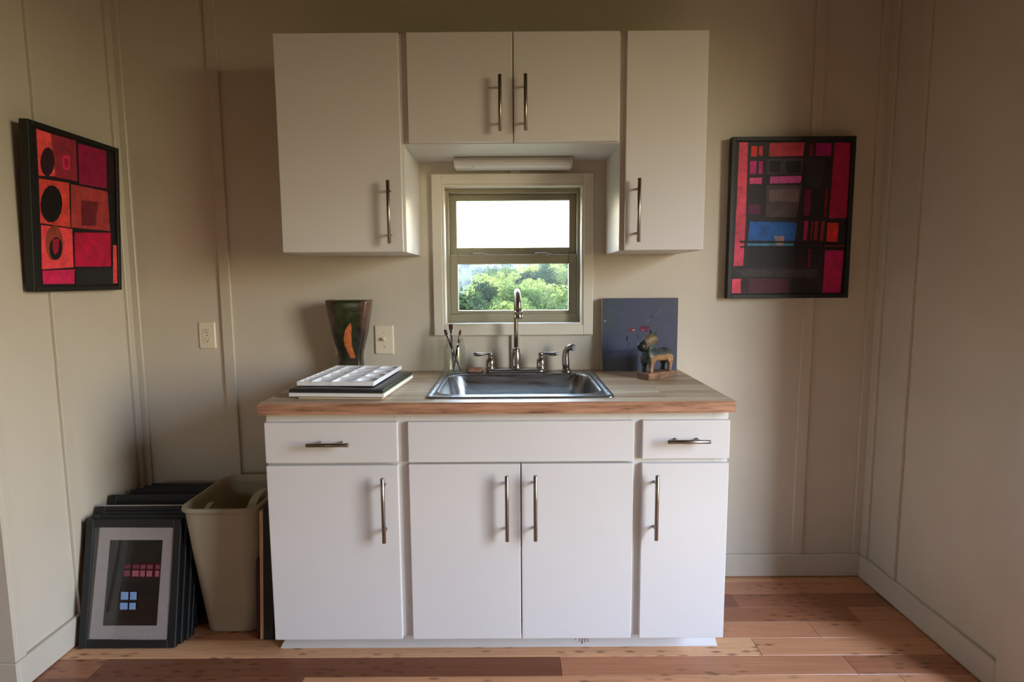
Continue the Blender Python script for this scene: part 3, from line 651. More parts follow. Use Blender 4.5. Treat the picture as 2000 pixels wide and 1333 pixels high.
# ------------------------------------------------------------------ stack of books and the palette
def slab_thing(name, c, hx, hy, z0, z1, rz, label, cat, mat, bev=.001):
    r_ = root(name, (c[0], c[1], z0), label, cat, None, (0, 0, R(rz)))
    bm = bmesh.new(); chbox(bm, (-hx, -hy, 0), (hx, hy, z1 - z0), bev); return r_, bm
CT = .9177
r_, bm = slab_thing('thin_booklet', (-.538, -.395), .140, .180, CT, CT + .0055, -4.5, 'thin booklet at the very bottom of the pile on the worktop', 'booklet', PAPER)
obj('pages', bm, painted('kraft_paper', S(206, 186, 156), .7), r_, True)
bm = bmesh.new(); chbox(bm, (-.141, -.181, .0055), (.141, .181, .0070)); obj('cover', bm, BLACKM, r_, True)
r_, bm = slab_thing('sketch_pad', (-.549, -.3925), .158, .186, CT + .0073, CT + .0185, -4.5, 'thick white paper pad under the black sketchbook on the worktop', 'pad', PAPER)
obj('pages', bm, PAPER, r_, True)
bm = bmesh.new(); chbox(bm, (.112, -.178, .0113), (.1565, .180, .0119)); obj('page', bm, painted('lime_sheet', S(170, 178, 70), .6), r_, True, label='lime green sheet')
NBZ = CT + .0310
nb = root('sketchbook', (-.553, -.384, CT + .0194), 'black soft-cover sketchbook under the white palette', 'book', None, (0, 0, R(-4.5)))
bm = bmesh.new()                                       # soft cover wrapped round the pages, bulging at the front-left
NN = 14; prof = []
def cov(x0, x1, y0, y1, zt, zb):
    pass
def nbz(x, y): return .0100 + .0022 * math.exp(-((x + .06) / .07) ** 2) * max(0, (-y) / .19)
gx = [-.157 + .314 * i / 20 for i in range(21)]; gy = [-.186 + .372 * j / 8 for j in range(9)]
topv = [[bm.verts.new((x, y, nbz(x, y))) for x in gx] for y in gy]; botv = [[bm.verts.new((x, y, 0.0002)) for x in gx] for y in gy]
for j in range(8):
    for i in range(20):
        f = bm.faces.new((topv[j][i], topv[j][i + 1], topv[j + 1][i + 1], topv[j + 1][i])); f.smooth = True
        bm.faces.new((botv[j + 1][i], botv[j + 1][i + 1], botv[j][i + 1], botv[j][i]))
for i in range(20):
    for j in (0, 8):
        f = bm.faces.new((botv[j][i], botv[j][i + 1], topv[j][i + 1], topv[j][i]))
for j in range(8):
    for i in (0, 20):
        f = bm.faces.new((botv[j][i], botv[j + 1][i], topv[j + 1][i], topv[j][i]))
LEA = painted('black_leatherette', S(34, 36, 36), .38, .15, .3, 300)
obj('cover', bm, LEA, nb, True, bevel=.002)
pl = root('palette_tray', (-.572, -.338, NBZ + .0020), 'white plastic paint palette with round and slanted wells on top of the sketchbook', 'palette', None, (0, 0, R(-3.5)))
T_ = .0140; HX, HY = .131, .183
bm = bmesh.new()
chbox(bm, (-HX, -HY, 0), (HX, HY, .003), .001)
cols = [-HX + .004, -HX + .044, -HX + .112, -HX + .186]
for x0, x1 in ((-HX, -HX + .004), (cols[1], cols[1] + .004), (cols[2], cols[2] + .004), (cols[3], cols[3] + .004)): chbox(bm, (x0, -HY, .003), (x1, HY, T_), .0008)
chbox(bm, (HX - .0035, -HY, .003), (HX, HY, T_), .0008)
for y0 in (-HY, HY - .005): chbox(bm, (-HX + .004, y0, .003), (HX - .0035, y0 + .005, T_), .0008)
def wells(xa, xb, n):
    ya, yb = -HY + .005, HY - .005; h = (yb - ya) / n
    for k in range(n):
        if k: chbox(bm, (xa, ya + h * k - .0018, .003), (xb, ya + h * k + .0018, T_ - .0005), .0006)
        quad(bm, [(xa, ya + h * k, .0032), (xb, ya + h * k, .0075), (xb, ya + h * (k + 1), .0075), (xa, ya + h * (k + 1), .0032)])
wells(cols[0], cols[1], 8); wells(cols[1] + .004, cols[2], 4); wells(cols[2] + .004, cols[3], 4)
xa, xb = cols[3] + .004, HX - .0035; ya = -HY + .005; h = (2 * HY - .010) / 4
for k in range(4):
    cx, cy = (xa + xb) / 2, ya + h * (k + .5); rad_ = min(xb - xa, h) / 2 - .0012; n = 32
    sq = []
    for q in range(n):
        a = 2 * PI * q / n; c_, s_ = math.cos(a), math.sin(a); mx_ = max(abs(c_) / ((xb - xa) / 2), abs(s_) / (h / 2)); sq.append((cx + c_ / mx_, cy + s_ / mx_, T_ - .0004))
    loft(bm, [sq] + [[(cx + r2 * math.cos(2 * PI * q / n), cy + r2 * math.sin(2 * PI * q / n), z2) for q in range(n)] for r2, z2 in ((rad_, T_ - .0004), (rad_ * .97, .0095), (rad_ * .8, .0055), (rad_ * .4, .0036), (.001, .0032))])
obj('tray', bm, WHITEP, pl, True)

# ------------------------------------------------------------------ vase
VX, VY = -.6485, -.088
GL = Mt('dark_glaze', S(30, 36, 26), 0.22); v_ = GL.coord()
f1 = GL.noise(v_, 9, 3); f2 = GL.noise(v_, 40, 4)
sp_ = GL.n('ShaderNodeSeparateXYZ'); GL.L(GL.coord((1, 1, 1)), sp_.inputs[0])
ab = GL.n('ShaderNodeMath', operation='ABSOLUTE'); GL.L(sp_.outputs['X'], ab.inputs[0])
ad = GL.n('ShaderNodeMath', operation='MULTIPLY_ADD'); GL.L(f1, ad.inputs[0]); ad.inputs[1].default_value = .05; GL.L(ab.outputs[0], ad.inputs[2])
side = GL.ramp(ad.outputs[0], [(.055, S(30, 42, 22)), (.075, S(44, 34, 34)), (.098, S(104, 66, 70))])
low = GL.ramp(sp_.outputs['Z'], [(.02, S(92, 58, 50)), (.09, S(46, 40, 38)), (.15, (1, 1, 1, 1))])
GL.color(GL.mix(1.0, GL.mix(.35, side, GL.ramp(f2, [(.35, S(20, 20, 18)), (.7, S(86, 78, 62))])), GL.ramp(sp_.outputs['Z'], [(.0, (1.9, 1.3, 1.2, 1)), (.12, (.7, .7, .7, 1)), (.25, (1.2, 1.4, .9, 1))]), 'MULTIPLY'))
GL.bump(GL.noise(GL.coord((1, 1, 6)), 30, 3), .25, .002)
vs_ = root('vase', (VX, VY, CT), 'dark glazed ceramic vase with flattened flaring body and an orange streak behind the palette', 'vase')
prof = [(.9177, .049, .034), (.925, .050, .036), (.955, .0470, .034), (.985, .0455, .033), (1.005, .0468, .034), (1.045, .0570, .037), (1.09, .0680, .041), (1.14, .0765, .044), (1.18, .0835, .046), (1.205, .0875, .046), (1.2165, .0890, .045)]
def hd(z):
    for (a, _, c), (b, _, e_) in zip(prof, prof[1:]):
        if a <= z <= b: return c + (e_ - c) * (z - a) / (b - a)
    return .045
def vring(hx, hy, z, dip=0.0): return [(x, y, z + dip * (abs(x - VX) / .089) ** 2) for x, y in rrect(VX, VY, hx, hy, hy * .55, 5)]
bm = bmesh.new()
R1 = [vring(a, b, z, .005 if z > 1.2 else 0) for z, a, b in prof] + [vring(.0875, .0425, 1.2170, .006), vring(.083, .038, 1.211, .005)] + [vring(a - .007, b - .007, z + .004) for z, a, b in reversed(prof[1:-1])]
loft(bm, R1, True, True, True); obj('vase_body', bm, GL.m, vs_)
st = [(1.131, -.636, -.633), (1.118, -.647, -.631), (1.100, -.6575, -.6315), (1.083, -.6625, -.633), (1.065, -.665, -.6335), (1.039, -.6620, -.633), (1.020, -.6540, -.629), (1.005, -.647, -.6245), (.990, -.642, -.621)]
bm = bmesh.new(); pv = [(bm.verts.new((a, VY - hd(z) - .0008, z)), bm.verts.new((b, VY - hd(z) - .0008, z))) for z, a, b in st]
for p, q in zip(pv, pv[1:]): bm.faces.new((p[0], p[1], q[1], q[0]))
OR = Mt('orange_glaze', S(196, 104, 52), .35); f_ = OR.noise(OR.coord(), 60, 4); OR.color(OR.ramp(f_, [(.3, S(168, 78, 38)), (.6, S(212, 120, 66))]))
obj('glaze_streak', bm, OR.m, vs_, label='orange tapering streak')

# ------------------------------------------------------------------ switch and outlets
def plate(name, cx, cz, w_, h_, label, kind, cat='outlet'):
    r_ = root(name, (cx, 0, cz), label, cat)
    bm = bmesh.new(); loft(bm, [[(x, -y_, z) for x, z in rrect(cx, cz, w_ / 2 - ins, h_ / 2 - ins, .004, 3)] for y_, ins in ((.0005, 0), (.003, 0), (.0065, .004))], False, True, True)
    obj('cover_plate', bm, PLATE, r_)
    if kind == 'outlet':
        for dz in (.0195, -.0195):
            bm = bmesh.new(); pts = [(cx + .0165 * max(-1, min(1, 1.08 * math.cos(2 * PI * k / 24))), cz + dz + .0135 * max(-.93, min(.93, 1.15 * math.sin(2 * PI * k / 24)))) for k in range(24)]
            loft(bm, [[(x, -.006, z) for x, z in pts], [(x, -.0082, z) for x, z in pts]], False, False, True); rc = obj('receptacle', bm, PLATE, r_)
            bm = bmesh.new(); chbox(bm, (cx - .0075, -.0086, cz + dz - .001), (cx - .0058, -.0080, cz + dz + .0075)); chbox(bm, (cx + .0050, -.0086, cz + dz), (cx + .0067, -.0080, cz + dz + .0065))
            tube(bm, [(cx - .0002, -.0080, cz + dz - .0065), (cx - .0002, -.0087, cz + dz - .0065)], .0024, 12); obj('slot', bm, DARK, rc)
        bm = bmesh.new(); tube(bm, [(cx, -.006, cz), (cx, -.0078, cz)], .0025, 12); obj('screw', bm, METAL, r_)
    else:
        bm = bmesh.new(); chbox(bm, (cx - .005, -.0075, cz - .012), (cx + .005, -.0060, cz + .012), .0005); obj('toggle_slot', bm, PLATE, r_)
        bm = bmesh.new(); chbox(bm, (cx - .0048, -.024, cz - .0055), (cx + .0048, -.004, cz + .0055), .0012, Matrix.Translation((cx, -.006, cz)) @ Matrix.Rotation(R(-22), 4, 'X') @ Matrix.Translation((-cx, .006, -cz))); obj('toggle', bm, PLATE, r_)
        for dz in (.0302, -.0302):
            bm = bmesh.new(); tube(bm, [(cx, -.006, cz + dz), (cx, -.0074, cz + dz)], .0025, 12); obj('screw', bm, METAL, r_)
plate('wall_outlet', -1.273, 1.0745, .070, .114, 'ivory double power outlet on the wall left of the cabinets', 'outlet')
plate('light_switch', -.531, 1.0505, .080, .122, 'ivory toggle light switch on the wall right of the vase', 'switch', 'switch')
plate('wall_outlet', -.703, 1.024, .070, .072, 'ivory wall plate mostly hidden behind the dark vase', 'outlet')

# ------------------------------------------------------------------ blue canvas and wooden horse on the worktop
cv = root('canvas_painting', (.532, -.025, CT), 'square blue-grey canvas with two faint magenta eyes standing on the worktop', 'painting')
bm = bmesh.new(); chbox(bm, (.3765, -.0435, CT + .0003), (.6875, -.010, 1.2200), .0015); obj('canvas', bm, painted('canvas_edge', S(196, 180, 150), .8, .1, .3, 60), cv)
art_mesh('painted_face', FACE_ART, lambda a, b, l: (a, -.0437 - l, b), FACEM, cv, ([(.3770, CT + .001), (.6870, CT + .001), (.6870, 1.2195), (.3770, 1.2195)], (64, 70, 92)), .0001)
HM = Mt('carved_wood', S(140, 104, 70), .5); v_ = HM.coord()
hz = HM.n('ShaderNodeSeparateXYZ'); HM.L(v_, hz.inputs[0])
nz = HM.noise(v_, 45, 4, .6)
m1 = HM.n('ShaderNodeMath', operation='MULTIPLY_ADD'); HM.L(nz, m1.inputs[0]); m1.inputs[1].default_value = .02; HM.L(hz.outputs['Z'], m1.inputs[2])
back = HM.ramp(m1.outputs[0], [(.098, (0, 0, 0, 1)), (.104, (1, 1, 1, 1))])
def plus(M_, sock, v=.5):
    a_ = M_.n('ShaderNodeMath', operation='ADD'); M_.L(sock, a_.inputs[0]); a_.inputs[1].default_value = v; return a_.outputs[0]
chest = HM.ramp(plus(HM, hz.outputs['X']), [(.440, (1, 1, 1, 1)), (.446, (0, 0, 0, 1))])
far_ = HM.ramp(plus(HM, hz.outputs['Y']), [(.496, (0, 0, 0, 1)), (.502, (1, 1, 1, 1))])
woodc = HM.ramp(HM.noise(HM.coord((8, 24, 24)), 2, 4), [(.3, S(118, 84, 54)), (.7, S(178, 138, 96))])
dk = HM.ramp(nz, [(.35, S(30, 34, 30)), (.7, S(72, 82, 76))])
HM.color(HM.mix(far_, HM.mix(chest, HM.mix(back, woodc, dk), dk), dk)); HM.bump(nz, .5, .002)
ho = root('horse_figurine', (.5614, -.205, CT), 'small carved wooden horse with dark green back on a wood block, before the blue canvas', 'figurine', None, (0, 0, R(35)))
bm = bmesh.new(); chbox(bm, (-.074, -.030, 0), (.074, .030, .026), .002, seg=2); obj('plinth', bm, rawwood('old_wood', S(84, 56, 40), S(150, 112, 80), (14, 30, 30), .55), ho, True)
def sring(x, zc, hz_, hy, yc=0, p=2.6, n=16):
    out = []
    for k in range(n):
        a = 2 * PI * k / n; c_, s_ = math.cos(a), math.sin(a)
        out.append((x, yc + hy * math.copysign(abs(c_) ** (2 / p), c_), zc + hz_ * math.copysign(abs(s_) ** (2 / p), s_)))
    return out
bm = bmesh.new()
loft(bm, [sring(-.066, .088, .014, .014), sring(-.062, .088, .026, .022), sring(-.045, .090, .030, .026), sring(-.015, .089, .024, .026), (sring(.02, .088, .023, .026)), sring(.045, .090, .026, .027), sring(.062, .089, .024, .024), sring(.069, .087, .014, .016)], True, True, True)
for xc, yc, fr in ((-.048, -.017, 1), (-.048, .017, 1), (.054, -.017, 0), (.054, .017, 0)):
    q = lambda x, z, a, b: [(x - a, yc - b, z), (x + a, yc - b, z), (x + a, yc + b, z), (x - a, yc + b, z)]
    if fr: loft(bm, [q(xc, .0255, .0075, .0070), q(xc, .034, .0065, .006), q(xc + .001, .048, .007, .0065), q(xc + .002, .062, .012, .009), q(xc + .004, .085, .018, .009)], False, True, True)
    else: loft(bm, [q(xc + .003, .0255, .0075, .0070), q(xc + .004, .036, .006, .006), q(xc + .006, .050, .007, .0065), q(xc + .001, .064, .014, .009), q(xc - .004, .085, .020, .009)], False, True, True)
# neck
loft(bm, [[(x, y, z) for x, y, z in [(-.062 + .0, -.018, .095), (-.018, -.018, .100), (-.018, .018, .100), (-.062, .018, .095)]], [(-.060, -.016, .115), (-.022, -.015, .118), (-.022, .015, .118), (-.060, .016, .115)], [(-.052, -.013, .135), (-.020, -.013, .138), (-.020, .013, .138), (-.052, .013, .135)]], False, True, True)
hb_ = obj('horse_body', bm, HM.m, ho, True)
rm = hb_.modifiers.new('remesh', 'REMESH'); rm.mode = 'VOXEL'; rm.voxel_size = .0018; rm.use_smooth_shade = True
smd = hb_.modifiers.new('smooth', 'SMOOTH'); smd.iterations = 3; smd.factor = .5
# head
HH = Mt('horse_head', S(120, 96, 66), .5); v2 = HH.coord(); sp2 = HH.n('ShaderNodeSeparateXYZ'); HH.L(v2, sp2.inputs[0])
muz = HH.ramp(plus(HH, sp2.outputs['X']), [(.426, (1, 1, 1, 1)), (.428, (0, 0, 0, 1))]); n2 = HH.noise(HH.coord((12, 30, 30)), 2, 4)
HH.color(HH.mix(muz, HH.ramp(n2, [(.32, S(84, 68, 46)), (.68, S(136, 110, 76))]), S(16, 18, 16))); HH.bump(n2, .5, .002)
bm = bmesh.new()
def hring(c, d, a, b, n=14):
    d = Vector(d).normalized(); u_ = d.cross(Vector((0, 1, 0))).normalized(); out = []
    for k in range(n):
        t = 2 * PI * k / n; out.append(tuple(Vector(c) + u_ * a * math.sin(t) + Vector((0, 1, 0)) * b * math.cos(t)))
    return out
D = (-.052, 0, -.036)
loft(bm, [hring((-.010, 0, .160), D, .007, .007), hring((-.015, 0, .157), D, .021, .017), hring((-.032, 0, .150), D, .024, .019), hring((-.052, 0, .141), D, .0215, .0165), hring((-.070, 0, .1315), D, .0175, .0145), hring((-.074, 0, .1290), D, .0205, .0180), hring((-.087, 0, .1215), D, .0200, .0175), hring((-.093, 0, .118), D, .011, .010)], True, True, True)
hd_ = obj('head', bm, HH.m, ho, True)
for s in (-1, 1):
    bm = bmesh.new(); loft(bm, [[(x - .022, s * .0105 + y, z) for x, y, z in ((-.006, -.004, .166), (.006, -.004, .162), (.006, .004, .162), (-.006, .004, .166))], [(x - .020, s * .0135 + y, z) for x, y, z in ((-.004, -.003, .178), (.005, -.003, .177), (.005, .003, .177), (-.004, .003, .178))], [(x - .018, s * .0150 + y, z) for x, y, z in ((-.001, -.001, .188), (.001, -.001, .188), (.001, .001, .188), (-.001, .001, .188))]], False, True, True)
    obj('ear', bm, HM.m, hd_, True)

# ------------------------------------------------------------------ framed paintings on the walls
def boxframe(bm, x0, x1, z0, z1, t, y0, y1): ringbox(bm, x0, x1, z0, z1, t, t, t, t, y0, y1, .0012)
fr = root('framed_painting', (1.132, -.02, 1.216), 'black-framed abstract with red blocks and one blue block on the back wall at right', 'painting')
bm = bmesh.new(); boxframe(bm, .886, 1.380, 1.2155, 1.8575, .0165, -.045, -.0135); obj('frame', bm, BLACKF, fr)
bm = bmesh.new(); chbox(bm, (.9030, -.034, 1.232), (1.3630, -.0135, 1.841), .001); obj('canvas', bm, BLACKM, fr)
art_mesh('painted_blocks', RIGHT_ART, lambda a, b, l: (max(.9035, min(1.3625, a)), -.0342 - l, max(1.2325, min(1.8405, b))), ART, fr, ([(.9035, 1.2325), (1.3625, 1.2325), (1.3625, 1.8405), (.9035, 1.8405)], (34, 31, 29)), .00006)
# left picture: hangs with its top leaning out from the wall
LT = math.atan2(.030, .545)
fl = root('framed_painting', (WL + .012, -.329, 1.270), 'black-framed abstract of orange and crimson squares with black ovals on the left wall', 'painting')
def tilt(p):
    """p = (y, z, out) in the picture's own frame -> room coordinates"""
    y, z, o_ = p; h = (z - 1.270)
    return Vector((WL + .0125 + h * math.sin(LT) + o_ * math.cos(LT), y, 1.270 + h * math.cos(LT) - o_ * math.sin(LT)))
def tbox(bm, y0, y1, z0, z1, o0, o1, bev=.001):
    t = bmesh.new(); chbox(t, (y0, z0, o0), (y1, z1, o1), bev)
    for v in t.verts: v.co = tilt((v.co.x, v.co.y, v.co.z))
    merge(bm, t)
yl0, yl1, zl0, zl1 = -.538, -.116, 1.2705, 1.8155
bm = bmesh.new()
for a, b, c_, d_ in ((yl0, yl0 + .0165, zl0, zl1), (yl1 - .0165, yl1, zl0, zl1), (yl0 + .0165, yl1 - .0165, zl1 - .0165, zl1), (yl0 + .0165, yl1 - .0165, zl0, zl0 + .0165)): tbox(bm, a, b, c_, d_, 0.0, .030)
obj('frame', bm, BLACKF, fl)
bm = bmesh.new(); tbox(bm, yl0 + .0165, yl1 - .0165, zl0 + .0165, zl1 - .0165, 0.001, .022); obj('canvas', bm, BLACKM, fl)
def lf(a, b, l):
    d_ = .026 + .030 * (b - 1.27) / .545
    a2 = a - .76 * (d_ - .03)
    return tilt((max(yl0 + .017, min(yl1 - .017, a2)), max(zl0 + .017, min(zl1 - .017, b)), .0224 + l))
art_mesh('painted_squares', LEFT_ART, lf, ART, fl, ([(-.60, 1.20), (-.05, 1.20), (-.05, 1.90), (-.60, 1.90)], (24, 18, 20)), .00008)

# ------------------------------------------------------------------ frames stacked on the floor at left
def leaner(name, xc, yb, W_, H_, T_, deg, label, mats, group='frames leaning in the corner', mem=.024, edge=None):
    a = R(deg)
    r_ = root(name, (xc, yb, T_ * math.sin(a) + .0006), label, 'picture frame', group, (-a, 0, 0))
    bm = bmesh.new(); ringbox(bm, -W_ / 2, W_ / 2, 0, H_, mem, mem, mem, mem, 0, T_, .0015); obj('frame', bm, mats[0], r_, True)
    bm = bmesh.new(); chbox(bm, (-W_ / 2 + mem, .005, mem), (W_ / 2 - mem, T_ - .001, H_ - mem)); obj('panel', bm, mats[1], r_, True)
    if edge:
        bm = bmesh.new(); chbox(bm, (-W_ / 2 + .001, T_ * .2, H_), (W_ / 2 - .001, T_ * .8, H_ + .0018)); obj('canvas_edge', bm, edge, r_, True, label='pale top edge')
    return r_
pf = leaner('framed_print', -1.3715, -.492, .3450, .4460, .018, 11.9, 'front black frame on the floor with white mat and a dark night print', (BLACKF, GREYBK), mem=.027)
def pr(a, b, l):
    al = R(11.9); base_ = Vector((a, -.492, .018 * math.sin(al) + .0006)); h = (b) / math.cos(al)
    return base_ + Vector((0, math.sin(al), math.cos(al))) * h + Vector((0, -math.cos(al), math.sin(al))) * (-.0046 + l)
art_mesh('print', PRINT_ART, pr, PRINTM, pf, None, .0004)
bm = bmesh.new(); chbox(bm, (-.1455, .0022, .027), (.1455, .0034, .419)); obj('glazing', bm, glass_mat('picture_glass', (.92, .92, .92, 1), .0, 0.0, .35), pf, True)
leaner('picture_frame', -1.3640, -.470, .350, .452, .018, 11.9, 'black frame leaning directly behind the white-matted print', (BLACKF, BLACKM))
leaner('picture_frame', -1.3540, -.448, .352, .456, .018, 12.2, 'third black frame from the front of the floor stack', (BLACKF, BLACKM))
leaner('picture_frame', -1.3650, -.425, .378, .468, .018, 12.5, 'black frame with a pale top edge in the middle of the floor stack', (BLACKF, BLACKM), edge=MATB)
leaner('picture_frame', -1.3740, -.388, .372, .487, .030, 17.0, 'deep black frame rising behind the pale-edged frame in the corner stack', (BLACKM, BLACKM))
for i, (xl, yb, H_) in enumerate(((-1.545, -.300, .480), (-1.535, -.276, .480), (-1.520, -.252, .480), (-1.505, -.228, .480))):
    leaner('picture_frame', (xl - 1.205) / 2, yb, -1.205 - xl, H_, .014, 17.5, ('thin black frame just behind the deep frame in the corner stack', 'second thin black frame behind the deep frame in the corner', 'third thin black frame behind the deep frame in the corner', 'rearmost thin black frame nearest the back wall in the corner')[i], (BLACKM, BLACKM), mem=.02)

# ------------------------------------------------------------------ bin
bn = root('waste_bin', (-1.045, -.268, 0), 'tall beige plastic waste bin standing between the stacked frames and the cabinet', 'bin')
def br_(cx, cy, hx, hy, r, z): return [(x, y, z) for x, y in rrect(cx, cy, hx, hy, r, 8)]
bm = bmesh.new()
loft(bm, [br_(-1.043, -.262, .090, .125, .035, .001), br_(-1.043, -.262, .097, .134, .040, .006), br_(-1.0445, -.266, .122, .164, .05, .30), br_(-1.045, -.268, .134, .178, .055, .468), br_(-1.045, -.268, .1345, .1785, .055, .484),
          br_(-1.045, -.268, .143, .187, .060, .484), br_(-1.045, -.268, .144, .188, .060, .489), br_(-1.045, -.268, .142, .186, .060, .4975), br_(-1.045, -.268, .138, .182, .057, .500), br_(-1.045, -.268, .1325, .1765, .053, .498),
          br_(-1.045, -.268, .1305, .1745, .052, .470), br_(-1.0445, -.266, .119, .161, .047, .30), br_(-1.043, -.262, .092, .129, .036, .012)], True, True, True)
obj('bin_body', bm, BINM, bn)
def strap(pts, wv, t=.0018):
    bm = bmesh.new(); wv = Vector(wv); rings = []
    for i, p in enumerate(pts):
        p = Vector(p); d = (Vector(pts[min(i + 1, len(pts) - 1)]) - Vector(pts[max(i - 1, 0)])).normalized(); n_ = d.cross(wv).normalized() * t
        rings.append([tuple(p - wv + n_), tuple(p + wv + n_), tuple(p + wv - n_), tuple(p - wv - n_)])
    loft(bm, rings, False, True, True); return bm
pts = []
for k in range(17):
    a = R(-20 + 220 * k / 16); pts.append((-.962 + .010 * math.cos(a), -.262 + .095 * math.cos(a), .418 + .078 * math.sin(a)))
obj('carry_strap', strap(pts, (.016, 0, .002)), BINM, bn)
obj('carry_strap', strap([(-1.135 + .003 * k, -.415 + .020 * k, .430 + .012 * k) for k in range(5)], (.012, 0, .004)), BINM, bn)

# boards leaning against the cabinet side
def sideboard(name, xb, T_, H_, y0, y1, deg, label, mat, cat, trim=None):
    r_ = root(name, (xb + T_, y0, T_ * math.sin(R(deg)) + .0006), label, cat, None, (0, R(deg), 0))
    bm = bmesh.new()
    # stretcher: four bars seen edge-on and a face
    chbox(bm, (-T_, 0, 0), (0, .022, H_), .001); chbox(bm, (-T_, y1 - y0 - .022, 0), (0, y1 - y0, H_), .001)
    chbox(bm, (-T_, .022, 0), (0, y1 - y0 - .022, .022)); chbox(bm, (-T_, .022, H_ - .022), (0, y1 - y0 - .022, H_))
    obj('stretcher', bm, mat, r_, True)
    bm = bmesh.new(); chbox(bm, (-T_ + .001, .022, .022), (-T_ + .004, y1 - y0 - .022, H_ - .022)); obj('panel', bm, trim or mat, r_, True)
REDP = painted('dark_red_paint', S(70, 14, 18), .5, .3, .1, 40)
sideboard('canvas_board', -.9335, .011, .30, -.435, -.10, 2.6, 'low dark red board squeezed between the bin and the pale board', REDP, 'board')
sideboard('canvas_board', -.9180, .0130, .486, -.440, -.09, 2.6, 'pale bare-wood canvas board leaning on edge beside the bin', PINE, 'board', MATB)
sideboard('picture_frame', -.9030, .0330, .498, -.445, -.07, 2.6, 'black frame on edge leaning against the base cabinet side', BLACKF, 'picture frame', BLACKM)

# ------------------------------------------------------------------ hillside and trees beyond the window
EY = 1.3
def e_prof(d):
    for (a, ea), (b, eb) in zip(PROF, PROF[1:]):
        if a <= d <= b: return ea + (eb - ea) * (d - a) / (b - a)
    return PROF[-1][1] if d > PROF[-1][0] else PROF[0][1]
PROF = [(20, -9), (30, -4.4), (45, -2.9), (70, -1.3), (100, .3), (140, 1.8), (170, 2.0)]
def cap(az):
    K = [(-40, 1.2), (-20, .6), (-9, -1.2), (-5.5, -1.3), (-3.8, -.3), (-2, .5), (0, 1.0), (2, 1.3), (5, 1.9), (9, 2.2), (40, 2.2)]
    for (a, ea), (b, eb) in zip(K, K[1:]):
        if a <= az <= b: return ea + (eb - ea) * (az - a) / (b - a)
    return 0
def ground(az, d):
    if d < 175: e_ = min(e_prof(d), cap(az) - .3); drop = 6.2
    else: e_ = -1.6 + 3.9 * min(1, max(0, (d - 230) / 190)) if d > 230 else -1.6; drop = 9
    if 175 <= d < 230: e_ = min(cap(az) - 1.2, -1.6)
    return EY + d * math.tan(R(e_)) - drop
GR = Mt('hill_ground', S(104, 112, 60), .9); f_ = GR.noise(GR.coord(), .25, 5); GR.color(GR.ramp(f_, [(.35, S(46, 54, 28)), (.65, S(100, 98, 60))]))
bm = bmesh.new(); azs = [-42 + 3 * i for i in range(29)]; ds = [12, 20, 30, 45, 60, 80, 100, 125, 150, 172, 190, 230, 270, 320, 380, 430]
G = [[bm.verts.new((math.sin(R(a)) * d, -2.4 + math.cos(R(a)) * d, ground(a, d))) for a in azs] for d in ds]
for i in range(len(ds) - 1):
    for j in range(len(azs) - 1):
        f = bm.faces.new((G[i][j], G[i][j + 1], G[i + 1][j + 1], G[i + 1][j])); f.smooth = True
hill = obj('hillside', bm, GR.m); hill['kind'] = 'structure'
def leafmat(name, a, b, tr=.35):
    mt = bpy.data.materials.new(name); mt.use_nodes = True; t = mt.node_tree; t.nodes.clear()
    out = t.nodes.new('ShaderNodeOutputMaterial'); d1 = t.nodes.new('ShaderNodeBsdfDiffuse'); d2 = t.nodes.new('ShaderNodeBsdfTranslucent'); mx = t.nodes.new('ShaderNodeMixShader')
    oi = t.nodes.new('ShaderNodeObjectInfo'); tc_ = t.nodes.new('ShaderNodeTexCoord'); nn = t.nodes.new('ShaderNodeTexNoise'); nn.inputs['Scale'].default_value = 1.2
    am = t.nodes.new('ShaderNodeMath'); am.operation = 'ADD'; cr_ = t.nodes.new('ShaderNodeValToRGB')
    t.links.new(tc_.outputs['Object'], nn.inputs['Vector']); t.links.new(nn.outputs['Fac'], am.inputs[0]); t.links.new(oi.outputs['Random'], am.inputs[1])
    hm = t.nodes.new('ShaderNodeMath'); hm.operation = 'MULTIPLY'; hm.inputs[1].default_value = .5; t.links.new(am.outputs[0], hm.inputs[0]); t.links.new(hm.outputs[0], cr_.inputs[0])
    cr_.color_ramp.elements[0].position = .25; cr_.color_ramp.elements[0].color = a; cr_.color_ramp.elements[1].position = .8; cr_.color_ramp.elements[1].color = b
    for q in (d1, d2): t.links.new(cr_.outputs[0], q.inputs[0])
    mx.inputs[0].default_value = tr; t.links.new(d1.outputs[0], mx.inputs[1]); t.links.new(d2.outputs[0], mx.inputs[2]); t.links.new(mx.outputs[0], out.inputs[0]); return mt
LEAF = [leafmat('leaf_pale', S(68, 76, 36), S(108, 110, 58)), leafmat('leaf_mid', S(40, 52, 26), S(78, 86, 46)), leafmat('leaf_dark', S(20, 30, 18), S(44, 56, 32))]
BARK = Mt('bark', S(84, 68, 50), .9).m
